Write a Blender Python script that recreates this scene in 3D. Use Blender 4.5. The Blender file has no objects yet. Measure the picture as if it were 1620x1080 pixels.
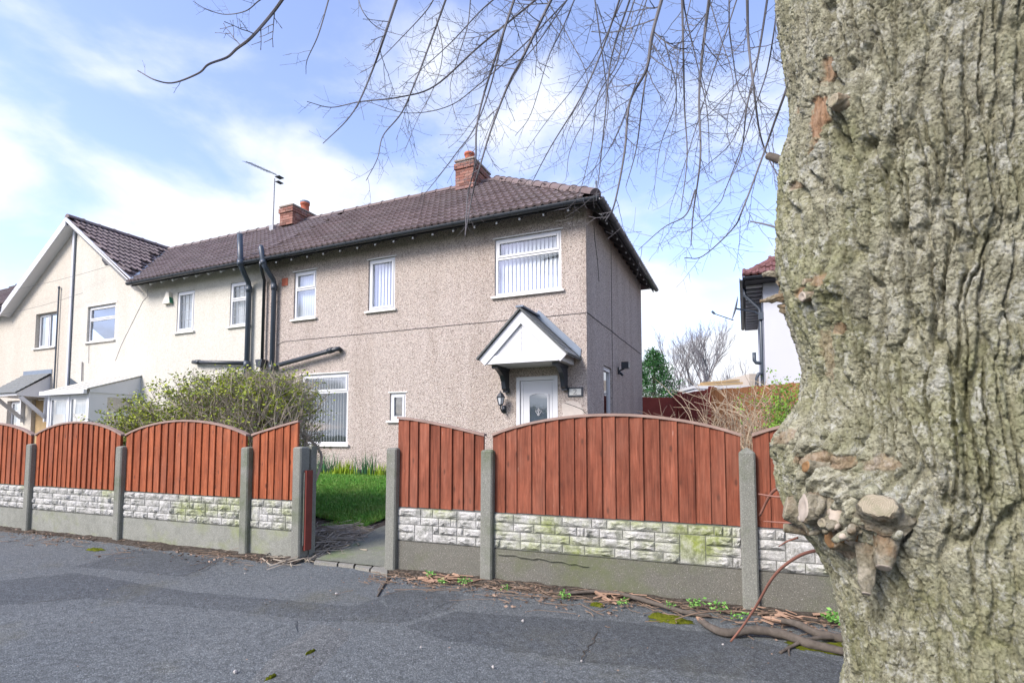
import bpy, math, random
import numpy as np
from mathutils import Vector, Matrix
R = math.radians
random.seed(7)
rng = np.random.default_rng(11)
scene = bpy.context.scene
col = scene.collection

# ------------------------------------------------------------------ camera
CAM_H, FPX, PX, PY, PITCH = 1.2, 838.0, 810.0, 638.0, R(3.4)
cam_data = bpy.data.cameras.new('camera')
cam = bpy.data.objects.new('camera', cam_data)
col.objects.link(cam)
cam.location = (0, 0, CAM_H)
cam.rotation_euler = (R(90) + PITCH, 0, 0)
cam_data.sensor_width = 36.0
cam_data.lens = FPX / 1620 * 36
cam_data.shift_y = (PY - 540) / 1620
cam_data.clip_start = 0.05
cam_data.clip_end = 3000
scene.camera = cam

# ------------------------------------------------------------------ light
SUN_AZ, SUN_EL = (-0.80, -0.62), R(38)          # sun stands behind the camera to the left
world = bpy.data.worlds.new('World')
scene.world = world
world.use_nodes = True
wn = world.node_tree
wn.nodes.clear()
def WN(t, **k):
    n = wn.nodes.new(t)
    for a, b in k.items(): setattr(n, a, b)
    return n
def WL(a, b): wn.links.new(a, b)
def wmath(op, a, b=None, c=None):
    n = WN('ShaderNodeMath', operation=op)
    for i, x in enumerate((a, b, c)):
        if x is None: continue
        if isinstance(x, (int, float)): n.inputs[i].default_value = x
        else: WL(x, n.inputs[i])
    return n.outputs[0]
sky = WN('ShaderNodeTexSky', sky_type='NISHITA', sun_disc=False)
sky.sun_elevation = SUN_EL
sky.sun_rotation = math.atan2(SUN_AZ[0], SUN_AZ[1])
sky.air_density, sky.dust_density, sky.ozone_density = 1.0, 0.6, 2.2
tc = WN('ShaderNodeTexCoord')
sep = WN('ShaderNodeSeparateXYZ'); WL(tc.outputs['Generated'], sep.inputs[0])
den = wmath('ADD', wmath('MAXIMUM', sep.outputs[2], 0.0), 0.22)
cmb = WN('ShaderNodeCombineXYZ')
WL(wmath('DIVIDE', sep.outputs[0], den), cmb.inputs[0]); WL(wmath('DIVIDE', sep.outputs[1], den), cmb.inputs[1])
def wnoise(scale, detail, off, rough=0.55, dist=0.0):
    ad = WN('ShaderNodeVectorMath', operation='ADD'); WL(cmb.outputs[0], ad.inputs[0]); ad.inputs[1].default_value = off
    n = WN('ShaderNodeTexNoise'); WL(ad.outputs[0], n.inputs['Vector'])
    n.inputs['Scale'].default_value = scale; n.inputs['Detail'].default_value = detail
    n.inputs['Roughness'].default_value = rough; n.inputs['Distortion'].default_value = dist
    return n.outputs['Fac']
n1 = wnoise(2.3, 9, (25.6, 14.8, 0.0), 0.52, 0.25)
n2 = wnoise(0.45, 3, (14.2, 0.4, 2.0), 0.5)
cl = wmath('ADD', wmath('MULTIPLY', n1, 0.72), wmath('MULTIPLY', n2, 0.5))
cl = wmath('ADD', cl, wmath('MULTIPLY', wmath('SUBTRACT', 0.47, sep.outputs[2]), 0.42))   # denser cloud low over the horizon
mr = WN('ShaderNodeMapRange', interpolation_type='SMOOTHSTEP'); WL(cl, mr.inputs['Value'])
mr.inputs['From Min'].default_value, mr.inputs['From Max'].default_value = 0.565, 0.755
mr.inputs['To Min'].default_value = 0.06
tint = WN('ShaderNodeMix', data_type='RGBA', blend_type='MULTIPLY')
tint.inputs[0].default_value = 1.0
WL(sky.outputs[0], tint.inputs[6]); tint.inputs[7].default_value = (0.94, 0.82, 0.90, 1)
shade = wnoise(2.2, 5, (1.0, 8.0, 0.0))
ccol = WN('ShaderNodeMix', data_type='RGBA'); WL(shade, ccol.inputs[0])
ccol.inputs[6].default_value = (2.2, 2.35, 2.65, 1); ccol.inputs[7].default_value = (3.0, 3.05, 3.15, 1)
mx = WN('ShaderNodeMix', data_type='RGBA')
WL(mr.outputs[0], mx.inputs[0]); WL(tint.outputs[2], mx.inputs[6]); WL(ccol.outputs[2], mx.inputs[7])
bg = WN('ShaderNodeBackground'); bg.inputs['Strength'].default_value = 0.10
WL(mx.outputs[2], bg.inputs[0])
wo = WN('ShaderNodeOutputWorld'); WL(bg.outputs[0], wo.inputs[0])

sun_data = bpy.data.lights.new('sun', 'SUN')
sun_data.energy, sun_data.angle, sun_data.color = 1.4, R(25), (1.0, 0.93, 0.84)
sun = bpy.data.objects.new('sun', sun_data); col.objects.link(sun)
sd = Vector((SUN_AZ[0] * math.cos(SUN_EL), SUN_AZ[1] * math.cos(SUN_EL), math.sin(SUN_EL) * Vector(SUN_AZ).length))
sun.rotation_euler = sd.to_track_quat('Z', 'Y').to_euler()
sun.location = (0, 0, 30)

vs = scene.view_settings
vs.view_transform, vs.look, vs.exposure, vs.gamma = 'Standard', 'None', 2.1, 1.0
vs.use_curve_mapping = False
scene.cycles.max_bounces = 6
scene.cycles.transparent_max_bounces = 12

# ------------------------------------------------------------------ measuring helpers
def ray(u, v):
    x, y = (u - PX) / FPX, -(v - PY) / FPX
    return Vector((x, math.cos(PITCH) - y * math.sin(PITCH), math.sin(PITCH) + y * math.cos(PITCH)))
def at(u, v, Y):
    d = ray(u, v); return Vector((0, 0, CAM_H)) + d * (Y / d.y)
def gnd(u, v, z=0.0):
    d = ray(u, v); return Vector((0, 0, CAM_H)) + d * ((z - CAM_H) / d.z)

# frames: terrace (x right along the house fronts, y into the houses) and fence
T_ANG, T_O = -math.atan2(0.40230, 0.91551), Vector((1.339, 9.4, 0))
F_ANG, F_O = R(-21.3), Vector((-1.08, 4.80, 0))
def frame(o, a):
    return Matrix.Translation(o) @ Matrix.Rotation(a, 4, 'Z')
TM, FM, WM = frame(T_O, T_ANG), frame(F_O, F_ANG), Matrix.Identity(4)
FI = FM.inverted()

# ------------------------------------------------------------------ node material helpers
class NM:
    def __init__(s, name, rough=0.8, spec=0.3):
        s.m = bpy.data.materials.new(name); s.m.use_nodes = True
        s.t = s.m.node_tree; s.b = s.t.nodes['Principled BSDF']
        s.b.inputs['Roughness'].default_value = rough
        s.b.inputs['Specular IOR Level'].default_value = spec
        g = s.t.nodes.new('ShaderNodeNewGeometry'); s.pos = g.outputs['Position']; s.geo = g
    def n(s, t, **k):
        x = s.t.nodes.new(t)
        for a, b in k.items(): setattr(x, a, b)
        return x
    def put(s, sock, v):
        if v is None: return
        if isinstance(v, bpy.types.NodeSocket): s.t.links.new(v, sock)
        elif isinstance(v, (tuple, list)) and len(v) == 3 and sock.type == 'RGBA': sock.default_value = (*v, 1)
        else: sock.default_value = v
    def math(s, op, a, b=None):
        x = s.n('ShaderNodeMath', operation=op); s.put(x.inputs[0], a); s.put(x.inputs[1], b); return x.outputs[0]
    def scaled(s, v, sc, off=(0, 0, 0)):
        x = s.n('ShaderNodeMapping'); s.put(x.inputs[0], v)
        x.inputs['Scale'].default_value = sc; x.inputs['Location'].default_value = off; return x.outputs[0]
    def noise(s, scale, detail=4, rough=0.55, vec=None, dist=0.0, out='Fac'):
        x = s.n('ShaderNodeTexNoise'); s.put(x.inputs['Vector'], vec if vec is not None else s.pos)
        x.inputs['Scale'].default_value = scale; x.inputs['Detail'].default_value = detail
        x.inputs['Roughness'].default_value = rough; x.inputs['Distortion'].default_value = dist
        return x.outputs[out]
    def voro(s, scale, vec=None, out='Color', feature='F1'):
        x = s.n('ShaderNodeTexVoronoi', feature=feature); s.put(x.inputs['Vector'], vec if vec is not None else s.pos)
        x.inputs['Scale'].default_value = scale; return x.outputs[out]
    def ramp(s, f, stops, interp='LINEAR'):
        x = s.n('ShaderNodeValToRGB'); s.put(x.inputs[0], f); r = x.color_ramp; r.interpolation = interp
        while len(r.elements) < len(stops): r.elements.new(0.5)
        for e, (p, c) in zip(r.elements, stops):
            e.position = p; e.color = (*c, 1) if isinstance(c, (tuple, list)) else (c, c, c, 1)
        return x.outputs[0]
    def mix(s, f, a, b, blend='MIX'):
        x = s.n('ShaderNodeMix', data_type='RGBA', blend_type=blend)
        s.put(x.inputs[0], f); s.put(x.inputs[6], a); s.put(x.inputs[7], b); return x.outputs[2]
    def col(s, c): s.put(s.b.inputs['Base Color'], c)
    def bump(s, h, strength=0.5, dist=0.01, prev=None):
        x = s.n('ShaderNodeBump'); x.inputs['Strength'].default_value = strength; x.inputs['Distance'].default_value = dist
        s.put(x.inputs['Height'], h)
        if prev is not None: s.put(x.inputs['Normal'], prev)
        s.put(s.b.inputs['Normal'], x.outputs[0]); return x.outputs[0]
    def rnd(s): return s.n('ShaderNodeObjectInfo').outputs['Random']
    def attr(s, name): return s.n('ShaderNodeAttribute', attribute_name=name).outputs['Fac']
    def rand_island(s): return s.geo.outputs['Random Per Island']

MAT = {}
def plain(name, c, rough=0.6, spec=0.3, var=0.12, scale=6.0, bump=0.0):
    k = NM(name, rough, spec)
    f = k.noise(scale, 5)
    k.col(k.mix(f, tuple(x * (1 - var) for x in c), tuple(min(1, x * (1 + var)) for x in c)))
    if bump: k.bump(k.noise(scale * 12, 4), bump, 0.004)
    MAT[name] = k.m; return k.m

def pebbledash(name, stops, scale, streaks=0.7, bump=0.9, grime=0.12):
    k = NM(name, 0.95, 0.15)
    v = k.voro(scale); sepc = k.n('ShaderNodeSeparateColor'); k.put(sepc.inputs[0], v)
    c = k.ramp(sepc.outputs[0], stops)
    big = k.noise(0.7, 5, 0.6)
    c = k.mix(k.ramp(big, [(0.35, 0.0), (0.7, 1.0)]), c, k.mix(grime, c, (0.30, 0.26, 0.22)))
    streak = k.noise(1.0, 5, 0.6, vec=k.scaled(k.pos, (2.4, 2.4, 0.25)))
    c = k.mix(k.ramp(streak, [(0.46, 0.0), (0.72, streaks)]), c, k.mix(1.0, c, (0.78, 0.75, 0.72), 'MULTIPLY'))
    k.col(c)
    d = k.voro(scale, out='Distance')
    k.bump(k.math('SUBTRACT', 1.0, d), bump, 0.02)
    MAT[name] = k.m
pebbledash('grey_pebbledash', [(0.0, (0.20, 0.168, 0.15)), (0.16, (0.33, 0.275, 0.245)), (0.34, (0.53, 0.455, 0.41)), (0.65, (0.62, 0.545, 0.495)), (0.85, (0.77, 0.705, 0.65)), (1.0, (0.52, 0.40, 0.34))], 88)
pebbledash('cream_pebbledash', [(0.0, (0.46, 0.44, 0.39)), (0.5, (0.55, 0.53, 0.475)), (1.0, (0.61, 0.59, 0.535))], 55, streaks=0.28, bump=0.3, grime=0.08)
pebbledash('buff_pebbledash', [(0.0, (0.445, 0.41, 0.35)), (0.5, (0.53, 0.49, 0.425)), (1.0, (0.59, 0.55, 0.485))], 55, streaks=0.28, bump=0.3, grime=0.08)
plain('white_render', (0.50, 0.515, 0.56), 0.9, 0.2, 0.04, 1.5)
plain('patch_render', (0.50, 0.45, 0.41), 0.95, 0.1, 0.2, 20, 0.4)
plain('upvc', (0.60, 0.61, 0.635), 0.28, 0.45, 0.03, 3)
plain('upvc_trim', (0.62, 0.63, 0.655), 0.35, 0.4, 0.04, 3)
plain('black_plastic', (0.030, 0.036, 0.046), 0.38, 0.45, 0.25, 5)
plain('slate_pipe', (0.05, 0.065, 0.088), 0.40, 0.45, 0.2, 4)
plain('soffit_black', (0.045, 0.045, 0.05), 0.6, 0.3, 0.2, 5)
plain('rafter_wood', (0.10, 0.095, 0.10), 0.7, 0.2, 0.3, 6)
plain('lead', (0.17, 0.21, 0.27), 0.5, 0.4, 0.2, 8)
plain('plinth', (0.055, 0.058, 0.06), 0.85, 0.2, 0.25, 9, 0.4)
plain('sill_paint', (0.70, 0.69, 0.67), 0.6, 0.3, 0.06, 10)
plain('blind', (0.80, 0.81, 0.83), 0.7, 0.2, 0.03, 4)
plain('net_curtain', (0.62, 0.63, 0.64), 0.85, 0.1, 0.05, 8)
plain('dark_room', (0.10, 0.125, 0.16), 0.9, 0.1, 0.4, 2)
plain('terracotta', (0.42, 0.13, 0.08), 0.8, 0.2, 0.25, 9)
plain('mortar', (0.30, 0.26, 0.23), 0.95, 0.1, 0.2, 20, 0.5)
plain('metal_grey', (0.30, 0.31, 0.33), 0.4, 0.5, 0.15, 10)
plain('alarm_green', (0.02, 0.16, 0.09), 0.4, 0.4, 0.1, 10)
plain('alarm_white', (0.66, 0.63, 0.56), 0.5, 0.3, 0.05, 10)
plain('plaque_white', (0.62, 0.62, 0.58), 0.5, 0.3, 0.2, 60)
plain('ink', (0.04, 0.04, 0.04), 0.6, 0.2, 0.1, 10)
plain('trunking', (0.50, 0.52, 0.57), 0.5, 0.3, 0.05, 3)
plain('porch_roof', (0.66, 0.62, 0.53), 0.4, 0.3, 0.08, 5)
plain('canopy_slate', (0.17, 0.18, 0.18), 0.75, 0.25, 0.35, 14, 0.4)
plain('lantern_glass', (0.55, 0.58, 0.62), 0.15, 0.5, 0.1, 10)
plain('old_paint', (0.16, 0.035, 0.026), 0.6, 0.3, 0.35, 14, 0.3)
plain('shed_red', (0.25, 0.055, 0.042), 0.75, 0.25, 0.35, 5, 0.2)
plain('fence_orange', (0.24, 0.115, 0.055), 0.85, 0.2, 0.35, 6, 0.3)
plain('fresh_wood', (0.33, 0.215, 0.15), 0.85, 0.15, 0.3, 25, 0.5)
plain('tan_plank', (0.42, 0.30, 0.16), 0.85, 0.2, 0.35, 5, 0.3)
plain('sucker_bark', (0.23, 0.105, 0.075), 0.55, 0.35, 0.3, 14, 0.3)
plain('brown_bark', (0.115, 0.098, 0.082), 0.95, 0.15, 0.55, 30, 1.0)
plain('twig', (0.135, 0.13, 0.14), 0.85, 0.2, 0.3, 6)
plain('dry_twig', (0.20, 0.145, 0.105), 0.9, 0.15, 0.4, 7)
plain('hedge_twig', (0.30, 0.262, 0.21), 0.9, 0.15, 0.45, 3)
plain('tan_stem', (0.42, 0.33, 0.23), 0.9, 0.15, 0.35, 4)
plain('far_twig', (0.20, 0.19, 0.20), 0.9, 0.1, 0.2, 2)
plain('stone_chip', (0.40, 0.38, 0.36), 0.9, 0.2, 0.3, 30)
plain('brick_wall_tan', (0.42, 0.37, 0.31), 0.9, 0.2, 0.2, 3)
plain('wire', (0.22, 0.22, 0.23), 0.6, 0.2, 0.1, 3)

def glass():
    k = NM('window_glass')
    k.t.nodes.remove(k.b)
    g = k.n('ShaderNodeBsdfGlossy'); g.inputs['Roughness'].default_value = 0.02; g.inputs['Color'].default_value = (0.93, 0.96, 1, 1)
    bn = k.n('ShaderNodeBump'); bn.inputs['Strength'].default_value = 0.05; bn.inputs['Distance'].default_value = 0.02
    k.put(bn.inputs['Height'], k.noise(1.6, 2)); k.put(g.inputs['Normal'], bn.outputs[0])
    t = k.n('ShaderNodeBsdfTransparent'); t.inputs['Color'].default_value = (0.90, 0.93, 0.95, 1)
    fr = k.n('ShaderNodeLayerWeight')                       # same weight from inside and outside, so daylight reaches the blinds
    ms = k.n('ShaderNodeMixShader'); k.put(ms.inputs[0], k.math('ADD', k.math('MULTIPLY', k.math('POWER', fr.outputs['Facing'], 3.0), 0.7), 0.22))
    k.put(ms.inputs[1], t.outputs[0]); k.put(ms.inputs[2], g.outputs[0])
    k.put(k.t.nodes['Material Output'].inputs[0], ms.outputs[0]); MAT['glass'] = k.m
glass()

def leafmat(name, a, b, trans=0.25):
    k = NM(name, 0.55, 0.3)
    k.col(k.mix(k.rand_island(), a, b))
    k.b.inputs['Subsurface Weight'].default_value = 0.0
    MAT[name] = k.m
leafmat('hedge_leaf', (0.15, 0.22, 0.015), (0.40, 0.44, 0.04))
leafmat('privet_leaf', (0.06, 0.11, 0.02), (0.16, 0.22, 0.05))
def lawnmat():
    k = NM('grass_blade', 0.55, 0.3); v = k.mix(k.rand_island(), (0.045, 0.17, 0.018), (0.14, 0.35, 0.04))
    v = k.mix(k.ramp(k.noise(1.8, 4, 0.6), [(0.45, 0.0), (0.7, 0.55)]), v, (0.19, 0.27, 0.055))
    v = k.mix(k.ramp(k.rand_island(), [(0.93, 0.0), (0.95, 0.8)]), v, (0.33, 0.30, 0.12)); k.col(v); MAT['grass_blade'] = k.m
lawnmat()
leafmat('daffodil_leaf', (0.03, 0.12, 0.055), (0.08, 0.21, 0.08))
leafmat('tuft_leaf', (0.16, 0.30, 0.01), (0.32, 0.40, 0.03))
leafmat('weed_leaf', (0.08, 0.22, 0.04), (0.20, 0.40, 0.09))
leafmat('conifer_leaf', (0.012, 0.055, 0.015), (0.045, 0.15, 0.035))
leafmat('fern_leaf', (0.10, 0.24, 0.02), (0.24, 0.40, 0.05))
leafmat('dead_leaf', (0.10, 0.065, 0.045), (0.30, 0.21, 0.155))
leafmat('grey_leaf', (0.16, 0.18, 0.15), (0.28, 0.30, 0.26))

def tiles(name, a, b, c):
    k = NM(name, 0.85, 0.25)
    v = k.mix(k.rand_island(), a, b)
    v = k.mix(k.ramp(k.noise(1.2, 5), [(0.42, 0.0), (0.7, 0.7)]), v, c)
    v = k.mix(k.ramp(k.noise(26, 3), [(0.58, 0.0), (0.75, 0.6)]), v, (0.25, 0.24, 0.20))
    k.col(v); k.bump(k.noise(60, 3), 0.35, 0.006); MAT[name] = k.m
def tiles_obj(name, a, b, c):
    k = NM(name, 0.85, 0.25)
    v = k.mix(k.rnd(), a, b)
    v = k.mix(k.ramp(k.noise(1.2, 5), [(0.42, 0.0), (0.7, 0.7)]), v, c)
    v = k.mix(k.ramp(k.noise(26, 3), [(0.58, 0.0), (0.75, 0.6)]), v, (0.25, 0.24, 0.20))
    k.col(v); k.bump(k.noise(60, 3), 0.35, 0.006); MAT[name] = k.m
for fn, suf in ((tiles_obj, ''), (tiles, '_mass')):
    fn('tile_brown' + suf, (0.128, 0.095, 0.094), (0.195, 0.148, 0.146), (0.165, 0.14, 0.135))
    fn('tile_grey' + suf, (0.13, 0.102, 0.106), (0.20, 0.16, 0.165), (0.165, 0.142, 0.14))

def brickmat():
    k = NM('brick', 0.9, 0.2)
    v = k.ramp(k.rnd(), [(0.0, (0.15, 0.075, 0.06)), (0.4, (0.25, 0.115, 0.09)), (0.75, (0.31, 0.16, 0.125)), (1.0, (0.20, 0.13, 0.13))])
    v = k.mix(k.ramp(k.noise(9, 4), [(0.5, 0.0), (0.8, 0.7)]), v, (0.25, 0.21, 0.18))
    k.col(v); k.bump(k.noise(80, 3), 0.5, 0.004); MAT['brick'] = k.m
brickmat()

def fencewood(name, a, b, c):
    k = NM(name, 0.78, 0.25)
    rnd = k.rnd()
    off = k.n('ShaderNodeCombineXYZ'); k.put(off.inputs[0], k.math('MULTIPLY', rnd, 37.0)); k.put(off.inputs[2], k.math('MULTIPLY', rnd, 53.0))
    p = k.n('ShaderNodeVectorMath', operation='ADD'); k.put(p.inputs[0], k.pos); k.put(p.inputs[1], off.outputs[0])
    g = k.noise(3.0, 8, 0.65, vec=k.scaled(p.outputs[0], (14, 14, 0.9)), dist=0.6)
    v = k.ramp(g, [(0.25, a), (0.5, b), (0.75, c)])
    fg = k.noise(110, 5, 0.7, vec=k.scaled(p.outputs[0], (1, 1, 0.035)))
    v = k.mix(1.0, v, k.ramp(fg, [(0.3, 0.62), (0.5, 1.0), (0.72, 1.30)]), 'MULTIPLY')
    mot = k.noise(7, 5, 0.65, vec=k.scaled(p.outputs[0], (1, 1, 0.5)))
    v = k.mix(1.0, v, k.ramp(mot, [(0.3, 0.72), (0.7, 1.25)]), 'MULTIPLY')
    v = k.mix(k.ramp(rnd, [(0.0, 0.0), (0.5, 0.25), (1.0, 0.8)]), v, k.mix(1.0, v, (0.70, 0.64, 0.62), 'MULTIPLY'))
    kn = k.voro(6.5, vec=k.scaled(p.outputs[0], (1.6, 1.6, 0.7)), out='Distance')
    v = k.mix(k.ramp(kn, [(0.06, 0.9), (0.16, 0.0)]), v, (0.085, 0.03, 0.018))
    fade = k.noise(1.3, 5, 0.6, vec=k.scaled(p.outputs[0], (2, 2, 1)))
    v = k.mix(k.ramp(fade, [(0.5, 0.0), (0.75, 0.35)]), v, (0.27, 0.13, 0.09))
    scr = k.noise(40, 2, 0.5, vec=k.scaled(p.outputs[0], (2.2, 2.2, 0.22)))
    v = k.mix(k.ramp(scr, [(0.73, 0.0), (0.80, 0.55)]), v, (0.48, 0.32, 0.26))
    low = k.n('ShaderNodeSeparateXYZ'); k.put(low.inputs[0], k.pos)
    k.col(v)
    b1 = k.bump(g, 0.35, 0.006); k.bump(fg, 0.4, 0.003, b1)
    MAT[name] = k.m
fencewood('fence_left', (0.17, 0.044, 0.018), (0.275, 0.076, 0.031), (0.35, 0.118, 0.055))
fencewood('fence_right', (0.125, 0.036, 0.020), (0.208, 0.064, 0.035), (0.285, 0.107, 0.065))
plain('fence_cap', (0.28, 0.20, 0.17), 0.85, 0.2, 0.35, 10, 0.4)

def concrete(name, a, b, moss, mossamt, bump=0.5, stain=0.0):
    k = NM(name, 0.92, 0.2)
    v = k.mix(k.noise(2.2, 7, 0.65), a, b)
    v = k.mix(k.ramp(k.noise(130, 2), [(0.40, 0.45), (0.62, 0.0)]), v, tuple(x * 0.45 for x in a))
    v = k.mix(k.ramp(k.noise(160, 1, vec=k.scaled(k.pos, (1, 1, 1), (3, 3, 3))), [(0.66, 0.0), (0.74, 0.7)]), v, (0.5, 0.49, 0.45))
    mo = k.math('MULTIPLY', k.ramp(k.noise(1.5, 6, 0.6, vec=k.scaled(k.pos, (1, 1, 1.3), (5, 1, 2))), [(0.5, 0.0), (0.66, 1.0)]), k.ramp(k.noise(22, 4), [(0.3, 0.35), (0.6, 1.0)]))
    v = k.mix(k.math('MULTIPLY', mo, mossamt), v, moss)
    if stain: v = k.mix(k.math('MULTIPLY', k.ramp(k.noise(11, 7, 0.75), [(0.46, 0.0), (0.64, 1.0)]), stain), v, (0.12, 0.125, 0.105))
    k.col(v)
    b1 = k.bump(k.noise(110, 4, 0.7), bump, 0.004); k.bump(k.noise(7, 5), 0.3, 0.01, b1)
    MAT[name] = k.m
concrete('post_concrete', (0.165, 0.17, 0.145), (0.275, 0.275, 0.245), (0.085, 0.11, 0.05), 0.75)
concrete('gravel_left', (0.20, 0.205, 0.175), (0.33, 0.335, 0.30), (0.23, 0.265, 0.10), 0.8, stain=0.4)
concrete('gravel_right', (0.11, 0.107, 0.09), (0.20, 0.192, 0.165), (0.11, 0.13, 0.05), 0.7, stain=0.3)
concrete('rock_stone', (0.40, 0.395, 0.375), (0.60, 0.595, 0.57), (0.23, 0.27, 0.06), 1.0, 1.0, 0.8)
concrete('rock_joint', (0.17, 0.17, 0.16), (0.30, 0.30, 0.285), (0.13, 0.16, 0.06), 0.7, 0.6, 0.5)
concrete('path_concrete', (0.14, 0.15, 0.115), (0.27, 0.27, 0.22), (0.12, 0.18, 0.045), 1.0, 1.0, 0.6)
concrete('kerb_slab', (0.20, 0.195, 0.17), (0.30, 0.29, 0.26), (0.16, 0.18, 0.08), 0.5)

def asphalt(name, a, b, spec=0.28, moss=0.5):
    k = NM(name, 0.82, spec)
    v = k.mix(k.noise(0.9, 6, 0.6), a, b)
    sp = k.voro(165); s2 = k.n('ShaderNodeSeparateColor'); k.put(s2.inputs[0], sp)
    v = k.mix(0.8, v, k.ramp(s2.outputs[0], [(0.0, 0.5), (0.5, 0.9), (0.85, 1.2), (1.0, 1.9)]), 'MULTIPLY')
    v = k.mix(k.math('MULTIPLY', k.ramp(k.noise(1.1, 6, 0.65, vec=k.scaled(k.pos, (1, 1, 1), (8, 2, 0))), [(0.56, 0.0), (0.72, 1.0)]), moss), v, (0.12, 0.115, 0.072))
    v = k.mix(1.0, v, k.ramp(k.noise(24, 5, 0.7), [(0.3, 0.68), (0.7, 1.3)]), 'MULTIPLY')
    st = k.noise(0.45, 6, 0.65, vec=k.scaled(k.pos, (1, 1, 1), (1, 5, 0)))
    v = k.mix(k.ramp(st, [(0.4, 0.0), (0.68, 0.55)]), v, k.mix(1.0, v, (1.35, 1.30, 1.22), 'MULTIPLY'))
    k.col(v)
    d = k.voro(165, out='Distance')
    b1 = k.bump(k.math('SUBTRACT', 1.0, d), 0.75, 0.006); b2 = k.bump(k.noise(55, 5, 0.75), 0.9, 0.014, b1); k.bump(k.noise(4, 5), 0.25, 0.03, b2)
    MAT[name] = k.m
asphalt('asphalt', (0.108, 0.121, 0.126), (0.152, 0.168, 0.174))
asphalt('asphalt_dark', (0.076, 0.086, 0.092), (0.110, 0.122, 0.129), moss=0.4)
asphalt('asphalt_pale', (0.114, 0.123, 0.124), (0.158, 0.168, 0.168))
asphalt('road_asphalt', (0.06, 0.06, 0.063), (0.09, 0.09, 0.094))

def soilmat(name, stops):
    k = NM(name, 1.0, 0.1)
    k.col(k.ramp(k.noise(28, 8, 0.7), stops)); b = k.bump(k.noise(60, 6, 0.7), 1.0, 0.02); MAT[name] = k.m
soilmat('soil', [(0.3, (0.030, 0.025, 0.020)), (0.5, (0.075, 0.062, 0.050)), (0.72, (0.17, 0.145, 0.12))])
soilmat('turf_base', [(0.3, (0.02, 0.05, 0.01)), (0.55, (0.035, 0.085, 0.015)), (0.75, (0.07, 0.11, 0.03))])
soilmat('land', [(0.3, (0.05, 0.07, 0.03)), (0.55, (0.08, 0.10, 0.045)), (0.75, (0.11, 0.11, 0.06))])
soilmat('moss', [(0.3, (0.05, 0.065, 0.006)), (0.5, (0.11, 0.125, 0.012)), (0.7, (0.17, 0.18, 0.02))])

def trunkmat():
    k = NM('trunk_bark', 0.92, 0.18)
    g = k.noise(7.5, 9, 0.70)
    v = k.ramp(g, [(0.30, (0.185, 0.176, 0.116)), (0.45, (0.30, 0.29, 0.203)), (0.58, (0.385, 0.373, 0.278)), (0.74, (0.50, 0.485, 0.385))])
    fine = k.noise(85, 6, 0.75)
    v = k.mix(k.ramp(fine, [(0.38, 0.85), (0.52, 0.0)]), v, (0.11, 0.10, 0.07))
    pl = k.voro(38, vec=k.scaled(k.pos, (1, 1, 0.6))); sp = k.n('ShaderNodeSeparateColor'); k.put(sp.inputs[0], pl)
    v = k.mix(0.55, v, k.ramp(sp.outputs[0], [(0.0, 0.62), (0.5, 1.0), (1.0, 1.4)]), 'MULTIPLY')
    gm = k.math('MULTIPLY', k.ramp(k.noise(2.4, 6, 0.6, vec=k.scaled(k.pos, (1, 1, 0.7), (2, 7, 1))), [(0.42, 0.0), (0.62, 1.0)]), k.ramp(k.noise(30, 4), [(0.3, 0.3), (0.65, 1.0)]))
    v = k.mix(k.math('MULTIPLY', gm, 0.55), v, (0.235, 0.25, 0.085))
    lich = k.ramp(k.noise(17, 8, 0.8, vec=k.scaled(k.pos, (1, 1, 1), (4, 1, 9))), [(0.52, 0.0), (0.62, 0.7)])
    v = k.mix(lich, v, (0.55, 0.55, 0.49))
    sc = k.attr('scar')
    wood = k.ramp(k.noise(14, 7, 0.75, vec=k.scaled(k.pos, (3, 3, 0.8))), [(0.3, (0.12, 0.075, 0.045)), (0.48, (0.29, 0.175, 0.10)), (0.62, (0.40, 0.27, 0.18)), (0.75, (0.50, 0.40, 0.30))])
    v = k.mix(sc, v, wood)
    k.col(v)
    b1 = k.bump(k.noise(150, 6, 0.8), 1.0, 0.007); b2 = k.bump(k.voro(90, vec=k.scaled(k.pos, (1, 1, 0.55)), out='Distance'), 0.8, 0.006, b1); k.bump(k.noise(45, 5, 0.75, vec=k.scaled(k.pos, (1, 1, 0.7))), 0.8, 0.012, b2)
    MAT['trunk_bark'] = k.m
trunkmat()
def cutwood():
    k = NM('cut_wood', 0.9, 0.15)
    p = k.n('ShaderNodeTexCoord').outputs['Object']
    w = k.n('ShaderNodeTexWave', wave_type='RINGS', rings_direction='Z'); k.put(w.inputs['Vector'], p)
    w.inputs['Scale'].default_value = 60; w.inputs['Distortion'].default_value = 11; w.inputs['Detail'].default_value = 3
    v = k.mix(w.outputs['Fac'], (0.245, 0.215, 0.155), (0.31, 0.27, 0.20))
    v = k.mix(k.ramp(k.noise(24, 5, vec=p), [(0.5, 0.0), (0.7, 0.7)]), v, (0.15, 0.15, 0.09))
    k.col(v); k.bump(w.outputs['Fac'], 0.4, 0.003); MAT['cut_wood'] = k.m
cutwood()

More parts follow.
